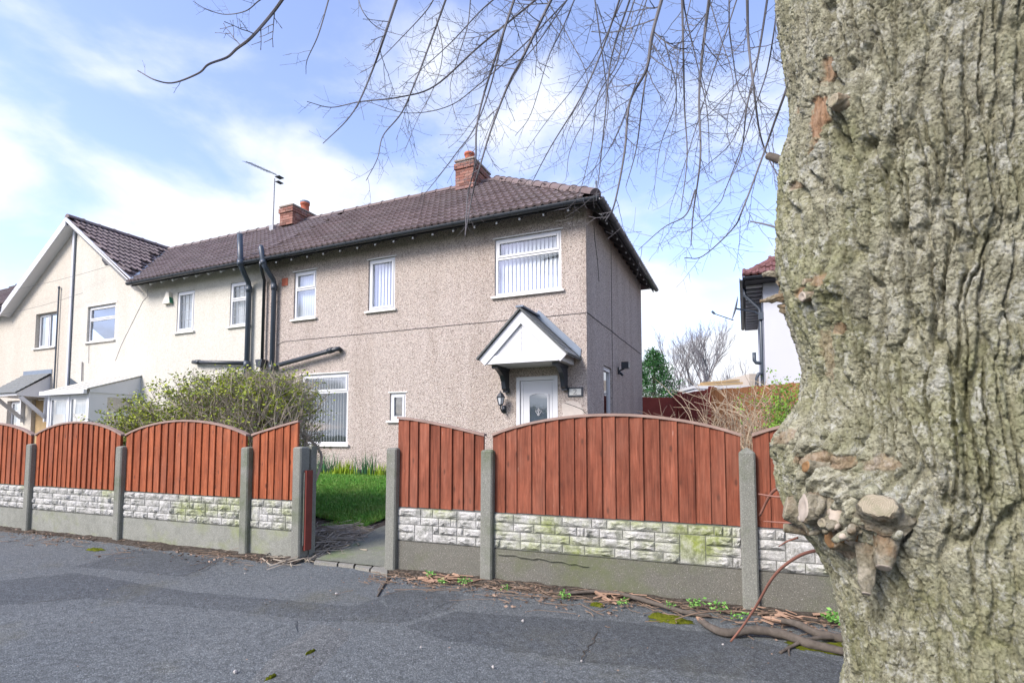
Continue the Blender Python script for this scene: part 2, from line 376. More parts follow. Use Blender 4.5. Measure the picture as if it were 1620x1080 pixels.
# ------------------------------------------------------------------ mesh builder
BASE = {}
class MB:
    def __init__(s): s.v = []; s.f = []
    def add(s, vs, fs):
        o = len(s.v); s.v.extend(tuple(x) for x in vs); s.f.extend(tuple(i + o for i in f) for f in fs); return s
    def box(s, a, b):
        x0, y0, z0 = (min(a[i], b[i]) for i in range(3)); x1, y1, z1 = (max(a[i], b[i]) for i in range(3))
        return s.add([(x0, y0, z0), (x1, y0, z0), (x1, y1, z0), (x0, y1, z0), (x0, y0, z1), (x1, y0, z1), (x1, y1, z1), (x0, y1, z1)],
                     [(0, 3, 2, 1), (4, 5, 6, 7), (0, 1, 5, 4), (1, 2, 6, 5), (2, 3, 7, 6), (3, 0, 4, 7)])
    def bar(s, p, q, w, h, up=(0, 0, 1)):
        p, q = Vector(p), Vector(q); d = (q - p).normalized(); up = Vector(up)
        x = d.cross(up)
        if x.length < 1e-4: x = d.cross(Vector((1, 0, 0)))
        x.normalize(); y = x.cross(d)
        c = [(-w / 2, -h / 2), (w / 2, -h / 2), (w / 2, h / 2), (-w / 2, h / 2)]
        return s.add([r + x * a + y * b for r in (p, q) for a, b in c], [(0, 1, 2, 3), (7, 6, 5, 4), (0, 4, 5, 1), (1, 5, 6, 2), (2, 6, 7, 3), (3, 7, 4, 0)])
    def prism(s, poly, off):          # planar polygon extruded by a vector
        n = len(poly); off = Vector(off); P = [Vector(p) for p in poly]
        return s.add(P + [p + off for p in P], [tuple(range(n)), tuple(range(2 * n - 1, n - 1, -1))] + [((i + 1) % n, i, n + i, n + (i + 1) % n) for i in range(n)])
    def quad(s, *p): return s.add(p, [tuple(range(len(p)))])
    def tube(s, pts, rad, n=8, cap=True):
        P = [Vector(p) for p in pts]; m = len(P)
        if not isinstance(rad, (list, tuple)): rad = [rad] * m
        vs = []; ref = None
        for i in range(m):
            d = (P[min(i + 1, m - 1)] - P[max(i - 1, 0)])
            d = d.normalized() if d.length > 1e-9 else Vector((0, 0, 1))
            if ref is None: ref = d.cross(Vector((0.3, 0.2, 1))); ref = ref if ref.length > 1e-3 else d.cross(Vector((1, 0, 0)))
            ref = (ref - d * ref.dot(d)).normalized(); b = d.cross(ref)
            for k in range(n):
                a = 2 * math.pi * k / n; vs.append(P[i] + (ref * math.cos(a) + b * math.sin(a)) * rad[i])
        fs = [(i * n + k, i * n + (k + 1) % n, (i + 1) * n + (k + 1) % n, (i + 1) * n + k) for i in range(m - 1) for k in range(n)]
        if cap: fs += [tuple(range(n - 1, -1, -1)), tuple(range((m - 1) * n, m * n))]
        return s.add(vs, fs)
    def lathe(s, prof, c, n=16):
        vs = [(c[0] + r * math.cos(2 * math.pi * k / n), c[1] + r * math.sin(2 * math.pi * k / n), c[2] + z) for r, z in prof for k in range(n)]
        m = len(prof)
        return s.add(vs, [(i * n + k, i * n + (k + 1) % n, (i + 1) * n + (k + 1) % n, (i + 1) * n + k) for i in range(m - 1) for k in range(n)] + [tuple(range(n - 1, -1, -1)), tuple(range((m - 1) * n, m * n))])
    def mesh(s, name, mat, off=(0, 0, 0), smooth=False):
        me = bpy.data.meshes.new(name)
        o = Vector(off)
        me.from_pydata([tuple(Vector(v) - o) for v in s.v], [], s.f)
        if mat: me.materials.append(MAT[mat])
        if smooth: me.polygons.foreach_set('use_smooth', [True] * len(me.polygons))
        me.update(); return me
    def build(s, name, mat, parent=None, smooth=False):
        off = BASE.get(top(parent).name, (0, 0, 0)) if parent else (0, 0, 0)
        o = bpy.data.objects.new(name, s.mesh(name, mat, off, smooth)); col.objects.link(o)
        if parent: o.parent = parent
        return o
def top(o):
    while o.parent: o = o.parent
    return o
def tag(o, label=None, cat=None, group=None, kind=None):
    for k, v in (('label', label), ('category', cat), ('group', group), ('kind', kind)):
        if v: o[k] = v
    return o
def root(name, label, cat, base=(0, 0, 0), M=WM, group=None):
    o = bpy.data.objects.new(name, None); o.empty_display_size = 0.2; col.objects.link(o)
    o.matrix_world = M @ Matrix.Translation(base); BASE[o.name] = tuple(base)
    return tag(o, label, cat, group)
def solo(mb, name, mat, label, cat, base=(0, 0, 0), M=WM, group=None, smooth=False, kind=None):
    o = bpy.data.objects.new(name, mb.mesh(name, mat, base, smooth)); col.objects.link(o)
    o.matrix_world = M @ Matrix.Translation(base); BASE[o.name] = tuple(base)
    return tag(o, label, cat, group, kind)
def struct(mb, name, mat, smooth=False, parent=None):
    o = mb.build(name, mat, parent, smooth)
    if not parent: o['kind'] = 'structure'
    return o
def inst(me, name, parent, loc, rot=None, scale=None):
    o = bpy.data.objects.new(name, me); col.objects.link(o); o.parent = parent
    o.location = Vector(loc) - Vector(BASE.get(top(parent).name, (0, 0, 0)))
    if rot is not None: o.rotation_euler = rot
    if scale is not None: o.scale = scale
    return o
def fast_mesh(name, V, F, mat, smooth=False):
    """V (n,3) array, F (m,k) array of equal-size faces"""
    me = bpy.data.meshes.new(name)
    k = F.shape[1]
    me.vertices.add(len(V)); me.vertices.foreach_set('co', np.asarray(V, np.float32).ravel())
    me.loops.add(F.size); me.loops.foreach_set('vertex_index', F.astype(np.int32).ravel())
    me.polygons.add(len(F)); me.polygons.foreach_set('loop_start', np.arange(0, F.size, k, dtype=np.int32))
    me.polygons.foreach_set('use_smooth', np.full(len(F), smooth))
    me.materials.append(MAT[mat]); me.update(calc_edges=True); return me
def link(name, me, parent=None):
    o = bpy.data.objects.new(name, me); col.objects.link(o)
    if parent: o.parent = parent
    return o

# value noise on arrays
def _h(ix, iy, s):
    x = (ix.astype(np.int64) * 374761393 + iy.astype(np.int64) * 668265263 + s * 1442695041) & 0xffffffff
    x = ((x ^ (x >> 13)) * 1274126177) & 0xffffffff
    return ((x ^ (x >> 16)) & 0xffff) / 65535.0
def vnoise(x, y, s=0):
    ix, iy = np.floor(x), np.floor(y); fx, fy = x - ix, y - iy
    fx = fx * fx * fx * (fx * (fx * 6 - 15) + 10); fy = fy * fy * fy * (fy * (fy * 6 - 15) + 10)
    a, b, c, d = _h(ix, iy, s), _h(ix + 1, iy, s), _h(ix, iy + 1, s), _h(ix + 1, iy + 1, s)
    return (a * (1 - fx) + b * fx) * (1 - fy) + (c * (1 - fx) + d * fx) * fy
def fbm(x, y, o=4, s=0, g=0.5):
    t, a, n = 0, 1.0, 0
    for i in range(o):
        t = t + a * vnoise(x * 2 ** i + 13.7 * i, y * 2 ** i + 7.1 * i, s + i); n += a; a *= g
    return t / n
def voronoi(x, y, s=0):
    ix, iy = np.floor(x), np.floor(y)
    f1 = np.full(x.shape, 9.0); f2 = f1.copy(); idv = np.zeros(x.shape); gy = np.zeros(x.shape)
    for dx in (-1, 0, 1):
        for dy in (-1, 0, 1):
            cx_, cy_ = ix + dx, iy + dy
            px, py = cx_ + 0.1 + 0.8 * _h(cx_, cy_, s), cy_ + 0.1 + 0.8 * _h(cx_, cy_, s + 51)
            d = np.hypot(px - x, py - y); h = _h(cx_, cy_, s + 99)
            near = d < f1
            f2 = np.where(near, f1, np.minimum(f2, d)); idv = np.where(near, h, idv); gy = np.where(near, y - py, gy); f1 = np.where(near, d, f1)
    return f1, f2, idv, gy
def sstep(a, b, x):
    t = np.clip((x - a) / (b - a), 0, 1); return t * t * (3 - 2 * t)

# ------------------------------------------------------------------ ground
def fxy(x, y): return FM @ Vector((x, y, 0))
def gate_dip(x, y): return float(np.clip((x + 1.5) / 0.3, 0, 1) * np.clip((0.3 - x) / 0.3, 0, 1) * np.clip((1.5 - y) / 1.0, 0, 1))
def garden_z(p):
    d = (FI @ Vector((p[0], p[1], 0))).y
    q = FI @ Vector((p[0], p[1], 0)); return 0.05 * (1 - gate_dip(q.x, q.y)) + 0.29 * max(0.0, min(1.0, (d - 0.1) / 4.3))
m = MB()
m.quad((-900, -900, -0.12), (900, -900, -0.12), (900, 900, -0.12), (-900, 900, -0.12))
struct(m, 'ground', 'land')

def sheet(name, mat, x0, x1, y0, y1, nx, ny, zf, parent=None):
    X, Y = np.meshgrid(np.linspace(x0, x1, nx + 1), np.linspace(y0, y1, ny + 1))
    ca, sa = math.cos(F_ANG), math.sin(F_ANG)
    wx, wy = F_O.x + X * ca - Y * sa, F_O.y + X * sa + Y * ca
    V = np.stack([wx, wy, zf(X, Y)], -1).reshape(-1, 3)
    i = np.arange((nx + 1) * (ny + 1)).reshape(ny + 1, nx + 1)
    F = np.stack([i[:-1, :-1], i[:-1, 1:], i[1:, 1:], i[1:, :-1]], -1).reshape(-1, 4)
    o = link(name, fast_mesh(name, V, F, mat, True), parent)
    if not parent: o['kind'] = 'structure'
    return o
def pave_z(X, Y): return 0.014 * (fbm(X * 0.9 + 40, Y * 0.9 + 40, 3, 5) - 0.5) + 0.004 * (fbm(X * 5 + 9, Y * 5 + 9, 2, 8) - 0.5)
pavement = sheet('pavement', 'asphalt', -26, 26, -4.6, 0.02, 416, 74, pave_z)
def gz_arr(X, Y): return 0.05 * (1 - np.clip((X + 1.5) / 0.3, 0, 1) * np.clip((0.3 - X) / 0.3, 0, 1) * np.clip((1.5 - Y) / 1.0, 0, 1)) - 0.02 * np.clip((X + 1.5) / 0.3, 0, 1) * np.clip((0.3 - X) / 0.3, 0, 1) * np.clip((1.5 - Y) / 1.0, 0, 1) + 0.29 * np.clip((Y - 0.1) / 4.3, 0, 1) + 0.02 * (fbm(X * 2 + 30, Y * 2 + 30, 3, 3) - 0.5)
garden = sheet('garden', 'soil', -26, 14, 0.021, 24, 200, 120, gz_arr)
m = MB()
for i in range(-13, 14):
    a, b = i * 2.0 + 0.006, i * 2.0 + 1.994
    m.prism([FM @ Vector(p) for p in ((a, -4.75, -0.12), (b, -4.75, -0.12), (b, -4.602, -0.12), (a, -4.602, -0.12))], (0, 0, 0.125))
struct(m, 'kerb', 'kerb_slab')
m = MB(); m.quad(*[FM @ Vector(p) for p in ((-60, -12, -0.10), (60, -12, -0.10), (60, -4.6, -0.10), (-60, -4.6, -0.10))])
struct(m, 'road', 'road_asphalt')

# patches laid into the pavement at different times: raised a few millimetres, ragged outline
def pz(p):
    q = FI @ Vector((p[0], p[1], 0)); return float(pave_z(np.array([q.x]), np.array([q.y]))[0])
def ragged(pts, step=0.06, amp=0.012, seed=0):
    rr = random.Random(seed); out = []
    for a, b in zip(pts, pts[1:] + pts[:1]):
        a, b = Vector(a), Vector(b); n = max(1, int((b - a).length / step)); nrm = Vector((-(b - a).y, (b - a).x, 0)).normalized()
        for i in range(n): out.append(a.lerp(b, i / n) + nrm * rr.uniform(-amp, amp))
    return out
def flat_patch(name, mat, px, dz=0.006, seed=0, parent=None, amp=0.012):
    import bmesh
    pts = ragged([gnd(u, v) for u, v in px], seed=seed, amp=amp)
    bm = bmesh.new()
    f = bm.faces.new([bm.verts.new((p.x, p.y, 0)) for p in pts])
    bmesh.ops.triangulate(bm, faces=[f])
    bmesh.ops.subdivide_edges(bm, edges=[e for e in bm.edges if e.calc_length() > 0.25], cuts=2, use_grid_fill=True)
    bmesh.ops.triangulate(bm, faces=bm.faces[:])
    for v in bm.verts: v.co.z = pz(v.co) + (0.0005 if v.is_boundary else dz)
    me = bpy.data.meshes.new(name); bm.to_mesh(me); bm.free(); me.materials.append(MAT[mat])
    return link(name, me, parent)
for i, (mt, px) in enumerate((
    ('asphalt_dark', [(118, 896), (215, 868), (350, 886), (292, 912)]),
    ('asphalt_dark', [(-60, 925), (120, 906), (300, 935), (520, 955), (700, 965), (640, 985), (498, 981), (365, 965), (140, 946), (-60, 962)]),
    ('asphalt', [(-80, 966), (140, 949), (365, 968), (497, 984), (430, 1030), (330, 1140), (-160, 1140)]),
    ('asphalt_pale', [(505, 986), (560, 1000), (430, 1140), (345, 1140), (436, 1032)]),
    ('asphalt_dark', [(640, 990), (720, 968), (1010, 985), (1180, 1010), (1330, 1045), (1345, 1090), (1100, 1062), (930, 1046), (700, 1012)]),
    ('asphalt_dark', [(625, 935), (730, 940), (708, 968), (560, 958)]),
)):
    flat_patch('asphalt_patch', mt, px, 0.008 + 0.0006 * i, i, pavement)
def crack(px, w, seed):
    rr = random.Random(seed); pts = [gnd(u, v) for u, v in px]; L = []
    for a, b in zip(pts, pts[1:]):
        n = max(2, int((b - a).length / 0.03))
        for i in range(n): L.append(a.lerp(b, i / n) + Vector((rr.uniform(-1, 1), rr.uniform(-1, 1), 0)) * 0.008)
    L.append(pts[-1]); mb = MB(); vs = []; fs = []
    for i, p in enumerate(L):
        d = (L[min(i + 1, len(L) - 1)] - L[max(i - 1, 0)]).normalized(); s = Vector((-d.y, d.x, 0)) * w * (0.3 + rr.random()) * (1 - abs(2 * i / len(L) - 1) ** 3 * 0.8)
        z = Vector((0, 0, pz(p) + 0.0135)); vs += [p - s + z, p + s + z]
        if i: fs.append((2 * i - 2, 2 * i - 1, 2 * i + 1, 2 * i))
    mb.add(vs, fs); mb.build('crack', 'soil', pavement)
crack([(946, 998), (938, 1018), (925, 1032), (920, 1046)], 0.0042, 1)
crack([(880, 1038), (935, 1047), (985, 1051)], 0.0012, 2)
crack([(734, 945), (708, 968)], 0.002, 3)
crack([(20, 960), (80, 952), (140, 946)], 0.003, 5)
crack([(350, 887), (322, 902), (290, 913)], 0.0025, 6)
crack([(1040, 1055), (1060, 1075), (1075, 1100)], 0.0015, 8)

# dirt gathered along the foot of the fence (a low ragged bank)
def dirt(name, x0, x1, w, seed):
    X, Y = np.meshgrid(np.linspace(x0, x1, int((x1 - x0) / 0.02)), np.linspace(0, 1, 16))
    ew = w * (0.45 + 1.1 * fbm(X * 1.3 + seed, X * 0 + 3, 4, seed)) * (0.8 + 0.4 * fbm(X * 9, X * 0, 2, seed + 2))
    yy = 0.03 - Y * (ew + 0.03)
    zz = pave_z(X, yy) + 0.004 + (0.012 + 0.045 * fbm(X * 8 + 5, yy * 14 + 5, 4, seed + 5)) * (1 - Y) ** 0.8 - 0.006 * (Y > 0.97) * 2
    ca, sa = math.cos(F_ANG), math.sin(F_ANG)
    V = np.stack([F_O.x + X * ca - yy * sa, F_O.y + X * sa + yy * ca, zz], -1).reshape(-1, 3)
    i = np.arange(X.size).reshape(X.shape)
    F = np.stack([i[1:, :-1], i[1:, 1:], i[:-1, 1:], i[:-1, :-1]], -1).reshape(-1, 4)
    o = link(name, fast_mesh(name, V, F, 'soil', True)); tag(o, 'dark dirt and crumbs banked along foot of the ' + ('left fence' if x1 < 0 else 'right fence'), 'soil', kind='stuff')
dirt('soil_bank', -9.0, -0.95, 0.17, 21)
dirt('soil_bank', -0.0, 9.0, 0.19, 33)

# moss cushions on the asphalt
def moss(px, w, d, seed, label):
    c = gnd(*px); q = FI @ c; n = 40
    rr = np.random.default_rng(seed)
    X, Y = np.meshgrid(np.linspace(-1, 1, n), np.linspace(-1, 1, n))
    rad = np.hypot(X, Y) + 0.75 * (fbm(X * 2.5 + seed, Y * 2.5 + seed, 4, seed) - 0.5)
    hgt = (1 - sstep(0.35, 0.78, rad)) * (0.012 + 0.014 * fbm(X * 12 + 9, Y * 12 + 9, 2, seed))
    fx, fy = q.x + X * w, q.y + Y * d
    ca, sa = math.cos(F_ANG), math.sin(F_ANG)
    V = np.stack([F_O.x + fx * ca - fy * sa, F_O.y + fx * sa + fy * ca, pave_z(fx, fy) + hgt + 0.001], -1).reshape(-1, 3)
    i = np.arange(n * n).reshape(n, n)
    F = np.stack([i[:-1, :-1], i[:-1, 1:], i[1:, 1:], i[1:, :-1]], -1).reshape(-1, 4)
    F = F[(hgt.ravel()[F].max(1) > 0.0035)]
    o = link('moss', fast_mesh('moss', V, F, 'moss', True)); tag(o, label, 'moss', kind='stuff')
moss((1060, 980), 0.22, 0.10, 3, 'bright green moss on asphalt below the widest right fence panel')
moss((1310, 1025), 0.26, 0.12, 5, 'bright green moss on asphalt beside the big trunk')
moss((150, 870), 0.16, 0.07, 6, 'faint moss on asphalt before the second left fence panel')
moss((428, 1074), 0.025, 0.05, 8, 'small moss tuft on asphalt seam at the bottom of the picture')
moss((490, 1035), 0.02, 0.06, 9, 'thin moss streak on asphalt seam below the gateway')
moss((945, 958), 0.08, 0.04, 10, 'tiny moss spot by the fallen branch under the right fence')

# path, lawn
def path_poly():
    L = [(-1.97, 5.12), (-1.84, 5.75), (-1.52, 6.5), (-0.9, 7.7), (-0.1, 9.5), (0.0, 9.92)]
    Rr = [(-1.06, 4.76), (-0.75, 5.5), (-0.25, 6.5), (0.25, 7.6), (0.72, 8.8), (0.98, 9.5)]
    return L, Rr
L, Rr = path_poly()
m = MB(); vs = []; fs = []
nseg = 40
def lerp_path(P, t):
    t *= len(P) - 1; i = min(int(t), len(P) - 2); f = t - i; return P[i][0] * (1 - f) + P[i + 1][0] * f, P[i][1] * (1 - f) + P[i + 1][1] * f
for i in range(nseg + 1):
    a, b = lerp_path(L, i / nseg), lerp_path(Rr, i / nseg)
    j = random.uniform(-0.02, 0.02)
    for k in range(9):
        f = k / 8; x, y = a[0] * (1 - f) + b[0] * f + (j if k == 0 else 0), a[1] * (1 - f) + b[1] * f
        vs.append((x, y, garden_z((x, y)) + (0.03 if k not in (0, 8) else -0.01) + random.uniform(0, 0.006)))
    if i: fs += [((i - 1) * 9 + k, (i - 1) * 9 + k + 1, i * 9 + k + 1, i * 9 + k) for k in range(8)]
m.add(vs, fs); garden_path = struct(m, 'path', 'path_concrete', True)
for px in ([(496, 889), (508, 872), (546, 880), (533, 892)], [(535, 892), (548, 880), (567, 885), (559, 895)], [(561, 896), (569, 885), (596, 889), (584, 900)], [(586, 901), (598, 889), (613, 890), (613, 908)]):
    m = MB(); P = [gnd(u, v, 0.02) for u, v in px]; c = sum(P, Vector()) / 4
    m.prism([p.lerp(c, 0.03) + Vector((0, 0, -0.05)) for p in reversed(P)], (0, 0, 0.056 + random.uniform(-0.006, 0.006)))
    m.build('paving_slab', 'kerb_slab', garden_path)

# turf under the lawn: fence frame region between hedge / path and the house
lawn = MB(); vs = []; fs = []
TI = TM.inverted()
def inside_lawn(x, y):
    q = TI @ Vector((x, y, 0)); f = FI @ Vector((x, y, 0))
    if q.y > -0.32 or q.x > -0.2 or q.x < -13.0: return False
    if f.y < 0.75: return False
    if f.x < -1.55 and f.y < 1.0 + 0.25 * min(1, (-1.55 - f.x)) + 0.25: return False
    # left of the path
    for i in range(len(L) - 1):
        if L[i][1] <= y <= L[i + 1][1]:
            t = (y - L[i][1]) / (L[i + 1][1] - L[i][1]); return x < L[i][0] * (1 - t) + L[i + 1][0] * t - 0.07 - 0.05 * (math.sin(y * 7) * 0.5 + 0.5) - (0.25 if y < 6.2 else 0)
    return y > L[-1][1]
G = 0.12
gx = np.arange(-14.5, 1.0, G); gy = np.arange(5.0, 15.5, G)
m = MB()
for x in gx:
    for y in gy:
        if inside_lawn(x, y):
            m.quad(*[(a, b, garden_z((a, b)) + 0.022) for a, b in ((x - G / 2, y - G / 2), (x + G / 2, y - G / 2), (x + G / 2, y + G / 2), (x - G / 2, y + G / 2))])
struct(m, 'lawn', 'turf_base')

def blades(P, hgt, wid, lean, seed, az=None):
    """P (n,3): grass blades as bent triangles strips -> V,F"""
    r_ = np.random.default_rng(seed); n = len(P)
    a = r_.uniform(0, 2 * np.pi, n) if az is None else az
    h = hgt * r_.uniform(0.55, 1.35, n); w = wid * r_.uniform(0.6, 1.3, n); ln = lean * r_.uniform(0.1, 1.2, n)
    side = np.stack([-np.sin(a), np.cos(a), 0 * a], -1); out = np.stack([np.cos(a), np.sin(a), 0 * a], -1)
    up = np.array([0, 0, 1.0])
    b0 = P - side * w[:, None] / 2; b1 = P + side * w[:, None] / 2
    mid = P + up * (h * 0.55)[:, None] + out * (h * ln * 0.3)[:, None]
    m0 = mid - side * w[:, None] * 0.4; m1 = mid + side * w[:, None] * 0.4
    tip = P + up * (h * (1 - 0.25 * ln))[:, None] + out * (h * ln)[:, None]
    V = np.stack([b0, b1, m1, m0, tip], 1).reshape(-1, 3)
    k = np.arange(n)[:, None] * 5
    F = np.concatenate([k + np.array([[0, 1, 2]]), k + np.array([[0, 2, 3]]), k + np.array([[3, 2, 4]])])
    return V, F
pts = []
for _ in range(230000):
    x, y = random.uniform(-5.2, -0.6), random.uniform(5.6, 12.4)
    u = 810 + 838 * x / y
    if 455 < u < 640 and inside_lawn(x, y): pts.append((x, y, garden_z((x, y)) + 0.02))
for _ in range(60000):
    x, y = random.uniform(-14, 0.6), random.uniform(5.4, 15.2)
    if inside_lawn(x, y): pts.append((x, y, garden_z((x, y)) + 0.02))
P = np.array(pts); print('blades', len(P))
V, F = blades(P, 0.055, 0.0065, 0.7, 5)
tag(link('grass', fast_mesh('grass', V, F, 'grass_blade')), 'short bright green lawn grass seen through the gateway', 'grass', kind='stuff')

# ------------------------------------------------------------------ houses
def wall_holes(mb, P, u0, u1, z0, z1, holes, reveal):
    """P(u, depth, z) -> point; rectangular wall with openings and their reveals"""
    us = sorted({u0, u1, *[h[0] for h in holes], *[h[1] for h in holes]}); zs = sorted({z0, z1, *[h[2] for h in holes], *[h[3] for h in holes]})
    for a, b in zip(us, us[1:]):
        for c, d in zip(zs, zs[1:]):
            cu, cz = (a + b) / 2, (c + d) / 2
            if any(h[0] < cu < h[1] and h[2] < cz < h[3] for h in holes): continue
            mb.quad(P(a, 0, c), P(b, 0, c), P(b, 0, d), P(a, 0, d))
    for a, b, c, d in holes:
        r = reveal
        mb.quad(P(a, 0, c), P(a, r, c), P(b, r, c), P(b, 0, c)); mb.quad(P(a, 0, d), P(b, 0, d), P(b, r, d), P(a, r, d))
        mb.quad(P(a, 0, c), P(a, 0, d), P(a, r, d), P(a, r, c)); mb.quad(P(b, 0, c), P(b, r, c), P(b, r, d), P(b, 0, d))
def PF(u, d, z): return (u, d, z)                       # front walls
def PS(u, d, z): return (-d, u, z)                      # right-hand side wall (x = 0, u runs back)

def window(parent, x0, x1, z0, z1, style='single', rec=0.03, P=PF, split=0.33, blind=None, leaded=False, sill=True, open_top=False):
    fw, dp = 0.055, 0.06
    def bx(mb, a, b, c, d, y0, y1):
        pts = [P(a, y0, c), P(b, y1, d)]; mb.box(pts[0], pts[1])
    g = 0.003
    x0 += g; x1 -= g; z0 += g; z1 -= g
    m = MB()
    bx(m, x0, x0 + fw, z0, z1, rec, rec + dp); bx(m, x1 - fw, x1, z0, z1, rec, rec + dp)
    bx(m, x0 + fw, x1 - fw, z0, z0 + fw, rec, rec + dp); bx(m, x0 + fw, x1 - fw, z1 - fw, z1, rec, rec + dp)
    lights = []
    if style == 'fan':
        zt = z1 - (z1 - z0) * split
        bx(m, x0 + fw, x1 - fw, zt - 0.025, zt + 0.025, rec, rec + dp)
        lights = [(x0 + fw, x1 - fw, z0 + fw, zt - 0.025, 0), (x0 + fw, x1 - fw, zt + 0.025, z1 - fw, 1)]
    elif style == 'pair':
        xm = (x0 + x1) / 2
        bx(m, xm - 0.03, xm + 0.03, z0 + fw, z1 - fw, rec, rec + dp)
        lights = [(x0 + fw, xm - 0.03, z0 + fw, z1 - fw, 1), (xm + 0.03, x1 - fw, z0 + fw, z1 - fw, 0)]
    else:
        lights = [(x0 + fw, x1 - fw, z0 + fw, z1 - fw, 1)]
    o = m.build('window', 'upvc', parent)
    for a, b, c, d, sash in lights:
        s = 0.0
        if sash:
            s = 0.038; m = MB(); y0, y1 = rec - 0.014, rec + 0.04; e = 0.004
            for q in ((a - 0.012, a + s, c - 0.012, d + 0.012), (b - s, b + 0.012, c - 0.012, d + 0.012), (a + s, b - s, c - 0.012, c + s), (a + s, b - s, d - s, d + 0.012)):
                bx(m, q[0] + e, q[1] - e if q[1] > b - 1e-6 else q[1], q[2] + e, q[3] - e, y0, y1)
            m.build('sash', 'upvc', o)
        m = MB(); m.quad(P(a + s, rec + 0.022, c + s), P(b - s, rec + 0.022, c + s), P(b - s, rec + 0.022, d - s), P(a + s, rec + 0.022, d - s)); m.build('pane', 'glass', o)
        if leaded:
            m = MB(); nx, nz = 3, max(3, int((d - c) / 0.22))
            for i in range(1, nx): xx = a + s + (b - a - 2 * s) * i / nx; bx(m, xx - 0.005, xx + 0.005, c + s, d - s, rec + 0.012, rec + 0.02)
            for i in range(1, nz): zz = c + s + (d - c - 2 * s) * i / nz; bx(m, a + s, b - s, zz - 0.005, zz + 0.005, rec + 0.0125, rec + 0.0205)
            m.build('glazing_bar', 'metal_grey', o)
    if sill:
        m = MB(); bx(m, x0 - 0.06, x1 + 0.06, z0 - 0.045, z0 - 0.004, -0.055, rec + 0.05); m.build('sill', 'sill_paint', o)
    if blind:
        kind, n = blind
        if kind == 'net':
            m = MB(); k = 40; vs = []; fs = []
            for i in range(k + 1):
                x = x0 + 0.03 + (x1 - x0 - 0.06) * i / k; y = rec + 0.12 + 0.018 * math.sin(i * 1.3)
                vs += [P(x, y, z0 + 0.02), P(x, y, z1 - 0.02)]
                if i: fs.append((2 * i - 2, 2 * i, 2 * i + 1, 2 * i - 1))
            m.add(vs, fs); m.build('net_curtain', 'net_curtain', o, True)
        else:
            ang = {'closed': R(-28), 'open': R(-60)}[kind]; w = (x1 - x0) / n * (1.0 if kind == 'closed' else 0.9)
            for i in range(n):
                x = x0 + 0.05 + (x1 - x0 - 0.1) * (i + 0.5) / n; c_, s_ = math.cos(ang) * w / 2, math.sin(ang) * w / 2
                m = MB(); y = rec + 0.12; m.prism([P(x - c_, y - s_, z0 + 0.06), P(x + c_, y + s_, z0 + 0.06), P(x + c_, y + s_, z1 - 0.03), P(x - c_, y - s_, z1 - 0.03)], Vector(P(0, 0.002, 0)) - Vector(P(0, 0, 0)))
                m.build('blind_slat', 'blind', o)
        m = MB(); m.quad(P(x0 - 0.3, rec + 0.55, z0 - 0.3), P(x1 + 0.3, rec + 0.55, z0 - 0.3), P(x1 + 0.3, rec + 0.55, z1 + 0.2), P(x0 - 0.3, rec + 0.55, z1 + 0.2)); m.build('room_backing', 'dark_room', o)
    return o

EZ, EY, RY, RZ = 5.33, -0.36, 2.8, 7.68               # eaves and ridge of the main roof
PITCH_T = (RZ - EZ) / (RY - EY); PA = math.atan(PITCH_T); SL = math.hypot(RZ - EZ, RY - EY)
def tile_mesh():
    prof = [(-0.152, 0.002), (-0.128, 0.026), (-0.098, 0.030), (-0.070, 0.004), (0.0, 0.001), (0.024, 0.026), (0.054, 0.030), (0.082, 0.004), (0.150, 0.0)]
    Lt, up = 0.42, 0.050
    vs = [(x, 0.0, z + up) for x, z in prof] + [(x, Lt, z + 0.004) for x, z in prof] + [(x, 0.0, z + up - 0.046) for x, z in prof]
    n = len(prof)
    fs = [(i, i + 1, n + i + 1, n + i) for i in range(n - 1)] + [(2 * n + i, 2 * n + i + 1, i + 1, i) for i in range(n - 1)]
    return vs, fs
TV, TF = tile_mesh()
tile_me = {}
def tile_data(mat):
    if mat not in tile_me:
        mb = MB(); mb.add(TV, TF); tile_me[mat] = mb.mesh('tile', mat)
    return tile_me[mat]
CAMT = TI @ Vector((0, 0, CAM_H))
def slope_mats(origin, along, up, length, slen, keep, gw=0.31, courses=12):
    """matrices of tiles on a slope"""
    along, up = Vector(along).normalized(), Vector(up).normalized(); nrm = along.cross(up); out = []
    g = slen / courses
    for j in range(courses):
        n = int(length / gw + 1)
        for i in range(n + 1):
            a = (i + (0.5 if j % 2 else 0.0)) * gw
            if a > length + 0.1: continue
            p = Vector(origin) + along * a + up * (j * g - 0.03)
            if keep(p + up * 0.17): 
                jt = random.uniform(-0.006, 0.006)
                M_ = Matrix((along, up, nrm)).transposed().to_4x4() @ Matrix.Rotation(random.uniform(-0.012, 0.012), 4, 'Z')
                M_.translation = p + nrm * (0.004 + jt * 0.5); out.append(M_)
    return out
def lay_tiles(roof, mats, mat, limit=300):
    mats.sort(key=lambda M_: (M_.translation - CAMT).length)
    off = Matrix.Translation(-Vector(BASE[top(roof).name]))
    for M_ in mats[:limit]:
        o = bpy.data.objects.new('tile', tile_data(mat)); col.objects.link(o); o.parent = roof; o.matrix_local = off @ M_
    rest = mats[limit:]
    if rest:
        V = np.array(TV); F = np.array(TF); VV = []; FF = []
        for k, M_ in enumerate(rest):
            A = np.array(off @ M_); VV.append(V @ A[:3, :3].T + A[:3, 3]); FF.append(F + k * len(V))
        o = link('tile_field', fast_mesh('tile_field', np.concatenate(VV), np.concatenate(FF), mat + '_mass'), roof); o['kind'] = 'stuff'
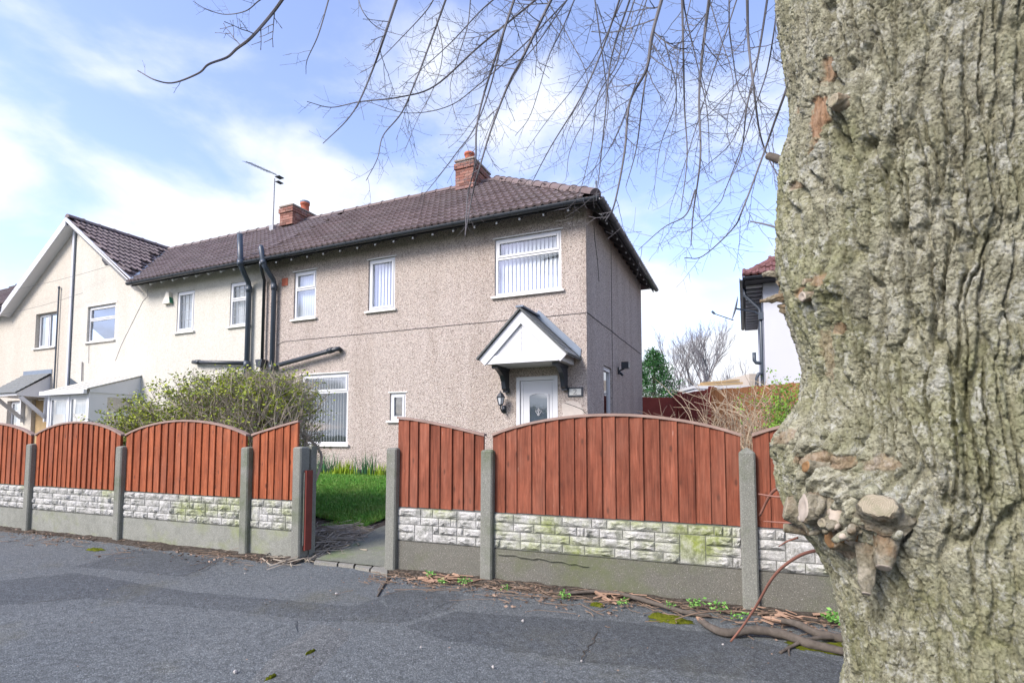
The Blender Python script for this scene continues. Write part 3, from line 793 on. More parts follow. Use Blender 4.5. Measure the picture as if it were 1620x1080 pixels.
def ridge_line(roof, p, q, mat, r=0.115, seg=0.45):
    p, q = Vector(p), Vector(q); d = (q - p); n = max(1, round(d.length / seg)); d.normalize()
    x = d.cross(Vector((0, 0, 1))).normalized(); up = x.cross(d)
    key = ('ridge', mat, round((q - p).length / n, 3))
    if key not in tile_me:
        l = (q - p).length / n; vs = []; fs = []
        for i, (yy, rr) in enumerate(((0, r), (l - 0.03, r), (l - 0.03, r + 0.014), (l + 0.006, r + 0.014), (l + 0.006, r - 0.02))):
            for k in range(9):
                a = math.pi * k / 8; vs.append((rr * math.cos(a), yy, rr * math.sin(a) - 0.03))
            if i: fs += [((i - 1) * 9 + k, (i - 1) * 9 + k + 1, i * 9 + k + 1, i * 9 + k) for k in range(8)]
        fs.append(tuple(range(9)))
        mb = MB(); mb.add(vs, fs); tile_me[key] = mb.mesh('ridge_tile', mat)
    off = Vector(BASE[top(roof).name])
    for i in range(n):
        o = bpy.data.objects.new('ridge_tile', tile_me[key]); col.objects.link(o); o.parent = roof
        M_ = Matrix((x, d, up)).transposed().to_4x4(); M_.translation = p.lerp(q, i / n) - off + Vector((0, 0, random.uniform(-0.006, 0.006))); o.matrix_local = M_
def gutter(parent, p, q, out, r=0.062):
    """half-round gutter from p to q, open upward, out = horizontal direction away from the wall"""
    p, q, out = Vector(p), Vector(q), Vector(out); m = MB(); vs = []; fs = []; n = 9
    for i, c in enumerate((p, q)):
        for rr in (r, r - 0.006):
            for k in range(n):
                a = math.pi * k / (n - 1); vs.append(c + out * (rr * math.cos(a)) - Vector((0, 0, 1)) * (rr * math.sin(a)))
    for k in range(n - 1):
        fs += [(k, k + 1, 2 * n + k + 1, 2 * n + k), (n + k + 1, n + k, 3 * n + k, 3 * n + k + 1)]
    fs += [(0, 2 * n, 3 * n, n), (n - 1, 2 * n - 1, 4 * n - 1, 3 * n - 1)] + [(k, n + k, n + k + 1, k + 1) for k in range(n - 1)] + [(2 * n + k, 2 * n + k + 1, 3 * n + k + 1, 3 * n + k) for k in range(n - 1)]
    m.add(vs, fs); g = m.build('gutter', 'black_plastic', parent, False)
    L_ = (q - p).length; k = int(L_ / 0.9)
    for i in range(k + 1):
        c = p.lerp(q, (i + 0.3) / (k + 0.6)); d = (q - p).normalized(); m = MB(); vs = []; fs = []
        for j, e in enumerate((-0.02, 0.02)):
            for t in range(n):
                a = math.pi * t / (n - 1); vs.append(c + d * e + out * ((r + 0.007) * math.cos(a)) - Vector((0, 0, 1)) * ((r + 0.007) * math.sin(a)))
        fs = [(t, t + 1, n + t + 1, n + t) for t in range(n - 1)]
        m.add(vs, fs); m.build('gutter_bracket', 'black_plastic', g)
    return g
def front_roof(h, x0, x1, mat, hipx=None, gl=None, gr=None):
    """main roof slope between x0 < x1 (terrace frame); hipx = ridge end of a right-hand hip"""
    m = MB(); t = Vector((0, 0, -0.012))
    rx = hipx if hipx is not None else x1
    A, B, C_, D = Vector((x0, EY, EZ)), Vector((x1, EY, EZ)), Vector((rx, RY, RZ)), Vector((x0, RY, RZ))
    e0, e1 = (gl if gl is not None else x0), (gr if gr is not None else x1)      # eaves stop where a gable cuts in
    m.quad(Vector((e0, EY, EZ)) + t, Vector((e1, EY, EZ)) + t, C_ + t, D + t)
    by = 2 * RY - EY
    m.quad(Vector((x0, RY, RZ)) + t, C_ + t, Vector((x1, by, EZ)) + t, Vector((x0, by, EZ)) + t)
    if hipx is not None: m.quad(B + t, Vector((x1, by, EZ)) + t, C_ + t)
    roof = m.build('roof', mat + '_mass', h)
    m = MB(); e = Vector((0, 0, -0.07))
    m.quad(Vector((e0, EY, EZ)) + e, Vector((e0, 0.05, EZ + PITCH_T * 0.41)) + e, Vector((e1 - (0.3 if hipx is not None else 0), 0.05, EZ + PITCH_T * 0.41)) + e, Vector((e1, EY, EZ)) + e)
    m.box((e0, EY + 0.01, EZ - 0.115), (e1, EY + 0.028, EZ - 0.014))
    m.build('fascia', 'soffit_black', roof)
    return roof

# ---- grey pebbledashed end house
gh = root('terraced_house', 'grey brown pebbledashed end house with white door canopy and brown tiled hipped roof', 'house', (-4.0, 2.8, 0.2), TM)
FH = [(-7.04, -6.37, 3.88, 5.0), (-4.88, -4.18, 3.87, 5.0), (-1.83, -0.47, 3.87, 5.0), (-6.75, -5.38, 0.99, 2.57), (-4.27, -3.87, 1.50, 2.08), (-1.38, -0.55, 0.25, 2.29)]
DEP = 5.57
m = MB(); wall_holes(m, PF, -8.0, 0.0, 0.0, 5.5, FH, 0.11)
SH = [(1.22, 1.92, 1.0, 2.60)]
wall_holes(m, PS, 0.0, DEP, 0.0, 5.5, SH, 0.11)
m.quad((0, DEP, 0), (-8, DEP, 0), (-8, DEP, 5.5), (0, DEP, 5.5))
gwall = m.build('wall', 'grey_pebbledash', gh)
m = MB(); m.box((-8.0, -0.03, 0.05), (0.03, -0.002, 0.46)); m.box((0.002, -0.002, 0.05), (0.03, DEP, 0.46)); m.build('plinth', 'plinth', gh)
window(gh, *FH[0], style='fan', blind=('net', 0), split=0.37)
window(gh, *FH[1], style='single', blind=('closed', 7))
window(gh, *FH[2], style='fan', blind=('closed', 15), split=0.34)
window(gh, *FH[3], style='fan', blind=('open', 16), split=0.26)
window(gh, *FH[4], style='single', blind=None)
window(gh, *SH[0], style='single', P=PS, rec=0.04)
# lintel lines over windows, mortar patches
for x0, x1, z0, z1 in FH[:5]:
    m = MB(); m.box((x0 - 0.04, -0.016, z1 + 0.001), (x1 + 0.04, 0.02, z1 + 0.022)); m.build('lintel_drip', 'sill_paint', gh)
roof = front_roof(gh, -8.0, 0.30, 'tile_brown', hipx=-3.1)
def keep_grey(p): return p.x > -7.98 and p.z < RZ - 0.02 and p.x < 0.30 - (p.y - EY) * (3.4 / 3.16) - 0.02
lay_tiles(roof, slope_mats((-7.85, EY - 0.03, EZ - 0.01), (1, 0, 0), (0, math.cos(PA), math.sin(PA)), 8.2, SL, keep_grey), 'tile_brown', 300)
hipA = math.atan2(RZ - EZ, 3.4); hl = math.hypot(RZ - EZ, 3.4)
def keep_hip(p): return abs(p.y - RY) < (RY - EY) * (p.x + 3.1) / 3.4 - 0.02 and p.z < RZ - 0.05
lay_tiles(roof, slope_mats((0.32, EY, EZ - 0.01), (0, 1, 0), (-math.cos(hipA), 0, math.sin(hipA)), 2 * (RY - EY), hl, keep_hip), 'tile_brown', 0)
ridge_line(roof, (-8.0, RY, RZ + 0.03), (-3.1, RY, RZ + 0.03), 'tile_brown')
ridge_line(roof, (0.28, EY + 0.01, EZ + 0.05), (-3.1, RY, RZ + 0.05), 'tile_brown')
ridge_line(roof, (0.28, 2 * RY - EY, EZ + 0.05), (-3.1, RY, RZ + 0.05), 'tile_brown')
m = MB(); m.tube([(0.27, EY + 0.05, EZ + 0.12), (0.285, EY + 0.02, EZ + 0.22), (0.30, EY - 0.03, EZ + 0.26)], 0.014, 6); m.build('hip_iron', 'metal_grey', roof)
gutter(gh, (-8.0, EY - 0.065, EZ - 0.045), (0.36, EY - 0.065, EZ - 0.045), (0, -1, 0))
gutter(gh, (0.365, EY - 0.07, EZ - 0.047), (0.365, 2 * RY - EY, EZ - 0.047), (1, 0, 0))
m = MB(); m.quad((0.3, EY, EZ - 0.07), (0.3, 2 * RY - EY, EZ - 0.07), (-0.05, 2 * RY - EY - 0.3, EZ + 0.17), (-0.05, 0, EZ + 0.17)); m.box((0.272, EY + 0.03, EZ - 0.115), (0.29, 2 * RY - EY, EZ - 0.014)); m.build('side_fascia', 'soffit_black', roof)
for i in range(17):
    x = -7.75 + i * 0.47; m = MB(); m.bar((x, EY + 0.035, EZ - 0.105), (x, 0.0, EZ + 0.15), 0.05, 0.10); m.build('rafter_foot', 'rafter_wood', roof)
    m = MB(); m.box((x - 0.016, EY + 0.031, EZ - 0.165), (x + 0.016, EY + 0.05, EZ - 0.128)); m.build('rafter_tip', 'upvc_trim', roof)
for i in range(13):
    y = 0.1 + i * 0.44; m = MB(); m.bar((0.262, y, EZ - 0.105), (0.0, y, EZ + 0.10), 0.05, 0.10); m.build('rafter_foot', 'rafter_wood', roof)
    m = MB(); m.box((0.25, y - 0.012, EZ - 0.16), (0.27, y + 0.012, EZ - 0.128)); m.build('rafter_tip', 'upvc_trim', roof)

# door
dx0, dx1, dz0, dz1 = FH[5]
m = MB()
for a, b, c, d in ((dx0 + 0.004, dx0 + 0.075, dz0, dz1 - 0.004), (dx1 - 0.075, dx1 - 0.004, dz0, dz1 - 0.004), (dx0 + 0.075, dx1 - 0.075, dz1 - 0.075, dz1 - 0.004)): m.box((a, 0.0, c), (b, 0.09, d))
m.build('door_frame', 'upvc', gh)
m = MB(); m.box((dx0 + 0.08, 0.03, dz0 + 0.01), (dx1 - 0.08, 0.08, dz1 - 0.08)); door = m.build('door', 'upvc', gh)
m = MB()
def frame_rect(mb, a, b, c, d, w, y0, y1):
    mb.box((a, y0, c), (a + w, y1, d)); mb.box((b - w, y0, c), (b, y1, d)); mb.box((a + w, y0, c), (b - w, y1, c + w)); mb.box((a + w, y0, d - w), (b - w, y1, d))
frame_rect(m, dx0 + 0.12, dx1 - 0.12, dz0 + 0.9, dz1 - 0.115, 0.02, 0.022, 0.031)
frame_rect(m, dx0 + 0.12, dx1 - 0.12, dz0 + 0.12, dz0 + 0.85, 0.02, 0.022, 0.031)
m.build('door_moulding', 'upvc_trim', door)
gx0, gx1, gz0, gz1 = -1.11, -0.76, 1.2, 1.93
arch = [(gx0, gz0), (gx1, gz0), (gx1, gz1)] + [(gx1 + (gx0 - gx1) * i / 8, gz1 + 0.035 * math.sin(math.pi * i / 8)) for i in range(1, 8)] + [(gx0, gz1)]
def arch_ring(mb, grow, y0, y1):
    cx_ = (gx0 + gx1) / 2; cz_ = (gz0 + gz1) / 2; n = len(arch)
    outer = [(x + math.copysign(grow, x - cx_), z + math.copysign(grow, z - cz_)) for x, z in arch]
    vs = [(x, y0, z) for x, z in arch] + [(x, y0, z) for x, z in outer] + [(x, y1, z) for x, z in outer] + [(x, y1, z) for x, z in arch]
    fs = []
    for i in range(n):
        j = (i + 1) % n; fs += [(i, j, n + j, n + i), (n + i, n + j, 2 * n + j, 2 * n + i), (j, i, 3 * n + i, 3 * n + j)]
    mb.add(vs, fs)
m = MB(); arch_ring(m, 0.028, 0.012, 0.0305); m.build('glass_bead', 'upvc', door)
m = MB(); m.quad(*[(x, 0.026, z) for x, z in arch]); m.build('door_glass_backing', 'dark_room', door)
m = MB(); m.quad(*[(x, 0.020, z) for x, z in arch]); m.build('door_pane', 'glass', door)
m = MB(); cx_, cz_ = -0.935, 1.62
def stroke(pts, w=0.008): m.tube([(cx_ + x, 0.016, cz_ + z) for x, z in pts], w / 2, 5)
stroke([(0, -0.06), (0, 0.07)]); stroke([(-0.025, 0.03), (0, 0.075), (0.025, 0.03), (0, 0.0), (-0.025, 0.03)])
for sgn in (-1, 1):
    stroke([(0, -0.03), (sgn * 0.03, -0.02), (sgn * 0.055, 0.01), (sgn * 0.05, 0.035), (sgn * 0.035, 0.025)]); stroke([(0, -0.06), (sgn * 0.025, -0.05), (sgn * 0.02, -0.03)])
m.build('glass_motif', 'upvc', door)
m = MB(); m.box((dx0 - 0.03, -0.09, dz0 - 0.05), (dx1 + 0.03, 0.05, dz0 - 0.002)); m.build('door_step', 'kerb_slab', gh)

# door canopy
cy0 = -0.75
m = MB(); m.box((-1.66, cy0 + 0.02, 2.455), (-0.24, -0.004, 2.60)); canopy = m.build('door_canopy', 'upvc', gh)
ap = Vector((-0.97, cy0, 3.36)); bl = Vector((-1.78, cy0, 2.55)); br = Vector((-0.14, cy0, 2.55))
m = MB(); m.prism([(-1.58, cy0 + 0.05, 2.60), (-0.34, cy0 + 0.05, 2.60), (ap.x, cy0 + 0.05, 3.25)], (0, 0.02, 0)); m.build('pediment_panel', 'upvc_trim', canopy)
m = MB()
def board_edge(mb, top_, bot, w):
    d = (bot - top_).normalized(); n = Vector((0, 0, -1)) - d * Vector((0, 0, -1)).dot(d); n.normalize()
    mb.prism([top_, bot, bot + n * w, top_ + Vector((0, 0, -w / abs(n.z)))], (0, 0.045, 0))
board_edge(m, ap + Vector((0, 0, 0)), bl, 0.16); board_edge(m, ap, br, 0.16); m.build('bargeboard', 'upvc', canopy)
# diagonal cladding boards of the pediment, laid parallel to the rakes
for sgn, xb in ((-1, -1.58), (1, -0.34)):
    sl = (3.25 - 2.60) / abs(xb - ap.x); w_ = 0.092
    for i in range(7):
        z0_, z1_ = 3.25 - i * w_, 3.25 - (i + 1) * w_ + 0.006
        if z1_ < 2.61: z1_ = 2.605
        x0_, x1_ = ap.x + sgn * (z0_ - 2.6) / sl, ap.x + sgn * (z1_ - 2.6) / sl; g = -sgn * -0.003
        m = MB(); m.prism([(x0_, cy0 + 0.049, 2.601), (x1_, cy0 + 0.049, 2.601), (ap.x + g, cy0 + 0.049, z1_), (ap.x + g, cy0 + 0.049, z0_)], (0, -0.006, 0)); m.build('cladding_board', 'upvc', canopy)
for sgn, b in ((-1, bl), (1, br)):
    a0, b0 = ap + Vector((0, -0.05, 0.035)), b + Vector((sgn * 0.03, -0.05, 0.0))
    m = MB(); m.prism([a0, b0, b0 + Vector((0, 0, -0.014)), a0 + Vector((0, 0, -0.014))], (0, 0.80, 0)); slope = m.build('canopy_roof', 'canopy_slate', canopy)
    rows = 9; d = (b0 - a0); n_ = Vector((0, 1, 0)).cross(d).normalized(); n_ = n_ if n_.z > 0 else -n_
    for i in range(rows):
        k = 4
        for j in range(k):
            p0 = a0 + d * (i / rows); p1 = a0 + d * ((i + 1.0) / rows); y0 = j * 0.80 / k + 0.003; y1 = (j + 1) * 0.80 / k - 0.003
            m = MB(); q = [p0 + Vector((0, y0, 0)) + n_ * 0.004, p1 + Vector((0, y0, 0)) + n_ * 0.012, p1 + Vector((0, y1, 0)) + n_ * 0.012, p0 + Vector((0, y1, 0)) + n_ * 0.004]
            m.prism(q, n_ * 0.008); m.build('slate', 'canopy_slate', canopy)
m = MB(); m.bar(ap + Vector((0, -0.06, 0.065)), Vector((ap.x, -0.01, 3.425)), 0.14, 0.03); m.prism([(ap.x - 0.05, -0.018, 3.42), (ap.x + 0.06, -0.018, 3.52), (-0.10, -0.018, 2.74), (-0.12, -0.018, 2.58), (-0.2, -0.018, 2.58)], (0, 0.014, 0)); m.bar((ap.x + 0.03, -0.05, 3.41), (-0.10, -0.05, 2.60), 0.10, 0.012, up=(0.7, 0, 0.7)); m.build('lead_flashing', 'lead', canopy)
m = MB(); m.box((-0.30, cy0 + 0.03, 2.60), (-0.17, -0.004, 2.64)); m.build('side_fascia', 'upvc', canopy)
for x in (-1.56, -0.40):
    m = MB(); prof = [(-0.004, 2.45), (-0.55, 2.45), (-0.55, 2.41), (-0.42, 2.38), (-0.28, 2.30), (-0.20, 2.20), (-0.17, 2.06), (-0.09, 2.02), (-0.004, 2.06)]
    m.prism([(x - 0.04, y, z) for y, z in prof], (0.08, 0, 0)); m.box((x - 0.055, -0.57, 2.40), (x + 0.055, -0.004, 2.453)); m.box((x - 0.05, -0.10, 2.0), (x + 0.05, -0.004, 2.075)); m.build('bracket', 'black_plastic', canopy)

# pipes on the house fronts (terrace frame)
def pipe(parent, pts, r, mat='slate_pipe', collars=(), name='drainpipe'):
    m = MB(); m.tube(pts, r, 12)
    for p, q in collars: m.tube([p, q], (r[0] if isinstance(r, list) else r) * 1.22, 12)
    return m.build(name, mat, parent, True)
pipe(gh, [(-7.57, -0.10, 0.3), (-7.57, -0.10, 4.76), (-7.56, -0.14, 4.86), (-7.50, -0.40, 5.04), (-7.51, -0.46, 5.12), (-7.60, -0.47, 5.52), (-7.60, -0.47, 5.58)], [0.058] * 6 + [0.035], collars=[((-7.57, -0.10, 4.62), (-7.57, -0.10, 4.76)), ((-7.51, -0.46, 5.12), (-7.535, -0.463, 5.22)), ((-7.57, -0.1, 2.72), (-7.57, -0.1, 2.86))])
pipe(gh, [(-7.66, -0.42, EZ - 0.10), (-7.66, -0.42, 5.14), (-7.90, -0.12, 4.94), (-7.92, -0.08, 4.9), (-7.92, -0.08, 2.95)], 0.036, 'black_plastic')
m = MB(); m.prism([(-8.02, -0.19, 2.98), (-7.80, -0.19, 2.98), (-7.84, -0.19, 2.80), (-7.98, -0.19, 2.80)], (0, 0.17, 0)); m.tube([(-7.91, -0.09, 2.82), (-7.91, -0.09, 0.3)], 0.036, 10); m.build('hopper', 'black_plastic', gh)
pipe(gh, [(-5.62, -0.004, 3.085), (-5.56, -0.12, 3.085), (-5.62, -0.14, 3.08), (-7.50, -0.14, 2.79)], 0.052, 'black_plastic', collars=[((-5.70, -0.14, 3.068), (-5.84, -0.14, 3.046))], name='waste_pipe')
m = MB(); m.box((-7.42, -0.012, 4.72), (-7.24, 0.0, 4.90)); m.build('air_brick', 'terracotta', gh)
# hairline joint in the render and patches
m = MB()
pts = [(-7.55, -0.004, 3.30), (-7.35, -0.004, 3.385)] + [(-7.2 + 0.3 * i, -0.004, 3.39 + random.uniform(-0.004, 0.004)) for i in range(25)] + [(0.004, -0.004, 3.40)]
m.tube(pts, 0.006, 5); m.tube([(0.004, 0.0, 3.40)] + [(0.004, 0.3 * i, 3.40 + random.uniform(-0.006, 0.006)) for i in range(1, 19)], 0.009, 5)
m.tube([(0.004, 1.97, 0.5), (0.004, 1.97, 5.3)], 0.006, 5); m.build('render_joint', 'rafter_wood', gh)
m = MB(); m.tube([(0.004, 0.55, 5.2), (0.006, 0.62, 4.9), (0.004, 0.8, 4.6), (0.004, 0.9, 4.2)], 0.006, 4); m.tube([(-0.42, -0.006, 1.78), (-0.25, -0.006, 1.72), (-0.1, -0.006, 1.66), (-0.02, -0.006, 1.58), (0.004, 0.2, 1.55), (0.004, 0.5, 1.53)], 0.006, 4); m.build('crack', 'plinth', gh)
m = MB(); pl = [(-0.48, 1.75), (-0.35, 1.82), (-0.15, 1.78), (-0.06, 1.62), (-0.10, 1.40), (-0.30, 1.34), (-0.44, 1.48)]
m.prism([(x, -0.006, z) for x, z in pl], (0, 0.005, 0)); m.build('render_patch', 'patch_render', gh)

# things fixed to the grey wall
lamp = root('wall_lantern', 'black carriage lantern on pebbledash beside the white front door', 'lantern', (-1.62, -0.01, 1.70), TM)
m = MB(); m.lathe([(0.0, 0), (0.055, 0), (0.05, 0.02), (0.0, 0.025)], (0, 0, 0), 12)
mm = MB(); mm.box((-1.66, -0.03, 1.62), (-1.58, -0.002, 1.76)); mm.tube([(-1.62, -0.03, 1.68), (-1.62, -0.12, 1.64), (-1.62, -0.17, 1.70), (-1.62, -0.17, 1.745)], 0.014, 8); mm.build('lamp_arm', 'black_plastic', lamp, True)
mm = MB(); mm.lathe([(0.03, 0), (0.045, 0.015), (0.045, 0.03)], (-1.62, -0.17, 1.745), 6); mm.lathe([(0.085, 0), (0.09, 0.012), (0.045, 0.075), (0.012, 0.10), (0.012, 0.125)], (-1.62, -0.17, 1.90), 6)
for k in range(6):
    a = 2 * math.pi * k / 6; mm.tube([(-1.62 + 0.045 * math.cos(a), -0.17 + 0.045 * math.sin(a), 1.77), (-1.62 + 0.08 * math.cos(a), -0.17 + 0.08 * math.sin(a), 1.905)], 0.006, 5)
mm.build('lamp_cage', 'black_plastic', lamp)
mm = MB(); mm.lathe([(0.04, 0), (0.073, 0.13)], (-1.62, -0.17, 1.772), 6); mm.build('lamp_shade', 'lantern_glass', lamp)
plq = root('house_number_plaque', 'small black framed white number plaque on the wall right of the door', 'plaque', (-0.21, -0.01, 1.97), TM)
m = MB(); m.box((-0.355, -0.022, 1.885), (-0.075, -0.003, 2.055)); m.build('frame', 'black_plastic', plq)
m = MB(); m.box((-0.325, -0.026, 1.913), (-0.105, -0.0225, 2.027)); m.build('face', 'plaque_white', plq)
m = MB(); X0, Z0 = -0.215, 1.97
m.tube([(X0 - 0.03, -0.028, Z0 + 0.028), (X0 - 0.018, -0.028, Z0 + 0.042), (X0 + 0.012, -0.028, Z0 + 0.042), (X0 + 0.022, -0.028, Z0 + 0.024), (X0 + 0.008, -0.028, Z0 + 0.0), (X0 - 0.03, -0.028, Z0 - 0.036), (X0 + 0.03, -0.028, Z0 - 0.036)], 0.0045, 6); m.build('numeral', 'ink', plq)
m = MB(); m.box((0.002, 2.50, 2.55), (0.03, 2.62, 2.70)); m.tube([(0.02, 2.56, 2.62), (0.14, 2.50, 2.66)], 0.018, 8); m.box((0.10, 2.40, 2.66), (0.26, 2.56, 2.80)); m.tube([(0.02, 2.58, 2.60), (0.10, 2.56, 2.52)], 0.025, 8)
solo(m, 'security_light', 'black_plastic', 'black security floodlight on the shaded side wall of the grey house', 'floodlight', (0.0, 2.56, 2.62), TM)

# chimneys
def chimney(h, cx_, cy_, z0, z1, w, d, pots, flaunch=True, low_front=0.0):
    m = MB(); m.box((cx_ - w / 2 + 0.012, cy_ - d / 2 + 0.012, z0), (cx_ + w / 2 - 0.012, cy_ + d / 2 - 0.012, z1 - 0.01)); ch = m.build('chimney', 'mortar', h)
    bl_, bh, bd = 0.215, 0.065, 0.1025; nz = int((z1 - z0) / 0.075)
    if 'brick' not in tile_me:
        mb = MB(); mb.box((-0.5, -0.5, 0), (0.5, 0.5, 1)); tile_me['brick'] = mb.mesh('brick', 'brick')
    for k in range(nz):
        z = z0 + k * 0.075; gro = 0.03 if k >= nz - 2 else 0.0
        W_, D_ = w + 2 * gro, d + 2 * gro
        for sgn in (-1, 1):
            n = max(2, round(W_ / 0.225)); bw = W_ / n
            for i in range(n + (k % 2)):
                a = -W_ / 2 + (i - 0.5 * (k % 2)) * bw; b = min(a + bw, W_ / 2); a = max(a, -W_ / 2)
                if b - a < 0.04: continue
                inst(tile_me['brick'], 'brick', ch, (cx_ + (a + b) / 2, cy_ + sgn * (D_ / 2 - bd / 2), z), scale=(b - a - 0.01, bd + random.uniform(-0.004, 0.004), bh))
            n = max(1, round((D_ - 2 * bd) / 0.225)); bw = (D_ - 2 * bd) / n
            for i in range(n):
                a = -D_ / 2 + bd + i * bw
                inst(tile_me['brick'], 'brick', ch, (cx_ + sgn * (W_ / 2 - bd / 2), cy_ + a + bw / 2, z), scale=(bd + random.uniform(-0.004, 0.004), bw - 0.01, bh))
    m = MB(); m.prism([(cx_ - w / 2 - 0.02, cy_ - d / 2 - 0.02, z1 - 0.012), (cx_ + w / 2 + 0.02, cy_ - d / 2 - 0.02, z1 - 0.012), (cx_ + w / 2 + 0.02, cy_ + d / 2 + 0.02, z1 - 0.012), (cx_ - w / 2 - 0.02, cy_ + d / 2 + 0.02, z1 - 0.012)], (0, 0, 0.04)); m.build('flaunching', 'mortar', ch)
    for px, py, r, hh, cap in pots:
        m = MB(); m.lathe([(r * 1.1, 0), (r * 1.1, 0.04), (r, 0.06), (r * 0.92, hh - 0.06), (r * 1.1, hh - 0.05), (r * 1.1, hh), (r * 0.8, hh), (r * 0.8, hh - 0.02)], (cx_ + px, cy_ + py, z1 + 0.02), 14); pt = m.build('pot', 'terracotta', ch, True)
        if cap:
            m = MB(); m.lathe([(r * 1.12, 0), (r * 1.12, 0.05), (r * 0.9, 0.065)], (cx_ + px, cy_ + py, z1 + 0.02 + hh + 0.001), 14); m.build('cowl', 'lead', pt)
    return ch
chimney(gh, -3.78, 2.75, 7.40, 8.14, 0.52, 0.95, [(0.0, -0.20, 0.125, 0.28, False), (0.0, 0.20, 0.115, 0.20, False)])

# ---- cream house with the right half of the gable
GX, GZ, GY = -16.0, 7.72, -0.26
GP = (GZ - EZ) / 3.43                                     # gable pitch
ch_ = root('terraced_house', 'off white pebbledashed middle house with dark soil pipe and right half of the gable', 'house', (-12.0, 2.8, 0.2), TM)
CH = [(-11.18, -10.50, 3.90, 4.98), (-9.17, -8.46, 3.89, 4.99), (-15.20, -13.86, 3.92, 4.98)]
m = MB(); wall_holes(m, PF, -15.998, -8.002, 0.0, 5.33, CH, 0.12)
m.quad((-15.998, 0, 5.33), (-12.58, 0, 5.33), (-15.998, 0, 7.70)); m.quad((-12.58, 0, 5.33), (-8.002, 0, 5.33), (-8.002, 0, 5.5), (-12.58, 0, 5.5))
m.quad((-8, DEP, 0), (-16, DEP, 0), (-16, DEP, 5.5), (-8, DEP, 5.5)); m.build('wall', 'cream_pebbledash', ch_)
window(ch_, *CH[0], style='single', rec=0.02, blind=('net', 0), leaded=True)
window(ch_, *CH[1], style='fan', rec=0.02, blind=('net', 0), leaded=True, split=0.40)
window(ch_, *CH[2], style='fan', rec=0.06, split=0.38)
m = MB(); m.box((-15.25, -0.012, 4.985), (-13.80, 0.03, 5.03)); m.build('lintel_drip', 'sill_paint', ch_)
roof = front_roof(ch_, -16.0, -8.001, 'tile_grey', gl=-12.57)
vx = lambda y: -12.57 - (y - EY) * ((16.0 - 12.57) / (RY - EY))       # valley line
tl = slope_mats((-15.9, EY - 0.03, EZ - 0.01), (1, 0, 0), (0, math.cos(PA), math.sin(PA)), 7.75, SL, lambda p: p.x > vx(p.y) + 0.13 and p.x < -8.0 and p.z < RZ - 0.02)
GA = math.atan(GP); GL = math.hypot(3.43, GZ - EZ)
m = MB(); m.quad((GX + 3.43, GY, EZ - 0.01), (GX + 3.43, EY, EZ - 0.01), (GX, RY + 0.1, GZ - 0.01), (GX, GY, GZ - 0.01)); m.build('gable_slope', 'tile_grey_mass', roof)
tl += slope_mats((GX + 3.45, GY + 0.14, EZ - 0.005), (0, 1, 0), (-math.cos(GA), 0, math.sin(GA)), 3.2, GL, lambda p: p.y < EY + (RY - EY) * (GX + 3.43 - p.x) / 3.43 - 0.10 and p.y < RY - 0.1 and p.z < GZ - 0.02)
lay_tiles(roof, tl, 'tile_grey', 300)
ridge_line(roof, (GX, GY, GZ + 0.04), (GX, RY, GZ + 0.04), 'tile_grey')
ridge_line(roof, (-15.9, RY, RZ + 0.03), (-8.02, RY, RZ + 0.03), 'tile_grey')
m = MB(); a, b = Vector((-12.57, EY, EZ + 0.05)), Vector((-15.95, RY, RZ + 0.05)); m.bar(a, b, 0.12, 0.012, up=(0, 0, 1)); m.build('valley', 'lead', roof)
m = MB()
board_edge(m, Vector((GX, GY - 0.03, GZ + 0.015)), Vector((GX + 3.50, GY - 0.03, EZ - 0.02)), 0.10); m.build('bargeboard', 'upvc', roof)
m = MB(); m.quad((GX, GY + 0.015, GZ - 0.17), (GX, 0.0, GZ - 0.17), (GX + 3.4, 0.0, EZ - 0.20), (GX + 3.4, GY + 0.015, EZ - 0.20)); m.build('gable_soffit', 'upvc_trim', roof)
gutter(ch_, (-12.62, EY - 0.065, EZ - 0.045), (-8.002, EY - 0.065, EZ - 0.045), (0, -1, 0))
for i in range(10):
    x = -12.3 + i * 0.45; m = MB(); m.bar((x, EY + 0.035, EZ - 0.105), (x, 0.0, EZ + 0.15), 0.055, 0.11); m.build('rafter_foot', 'upvc_trim', roof)
chimney(ch_, -9.82, 2.8, 7.45, 8.02, 0.52, 1.05, [(0.05, 0.15, 0.13, 0.32, True)])
pipe(ch_, [(-8.40, -0.10, 0.3), (-8.40, -0.10, 4.80), (-8.39, -0.14, 4.90), (-8.26, -0.42, 5.12), (-8.25, -0.47, 5.20), (-8.30, -0.48, 5.95)], 0.062, collars=[((-8.40, -0.10, 4.66), (-8.40, -0.10, 4.80)), ((-8.25, -0.475, 5.18), (-8.257, -0.475, 5.32)), ((-8.40, -0.1, 2.80), (-8.40, -0.1, 2.98))])
m = MB(); m.tube([(-8.30 - 0.055, -0.48, 5.95), (-8.30 - 0.04, -0.48, 6.00), (-8.30, -0.48, 6.025), (-8.30 + 0.04, -0.48, 6.00), (-8.30 + 0.055, -0.48, 5.95)], 0.008, 5); m.build('bird_guard', 'metal_grey', ch_)
pipe(ch_, [(-10.28, -0.004, 3.06), (-10.32, -0.10, 3.06), (-10.2, -0.11, 3.05), (-8.46, -0.11, 2.93)], 0.05, 'black_plastic', collars=[((-10.2, -0.11, 3.05), (-10.05, -0.11, 3.04))], name='waste_pipe')
m = MB(); m.box((-16.055, -0.06, 0.3), (-15.965, -0.003, 7.46)); m.build('party_trunking', 'trunking', ch_)
m = MB(); m.tube([(-15.945, -0.02, 2.6), (-15.945, -0.02, 7.44)], 0.008, 6); m.build('cable', 'slate_pipe', ch_)
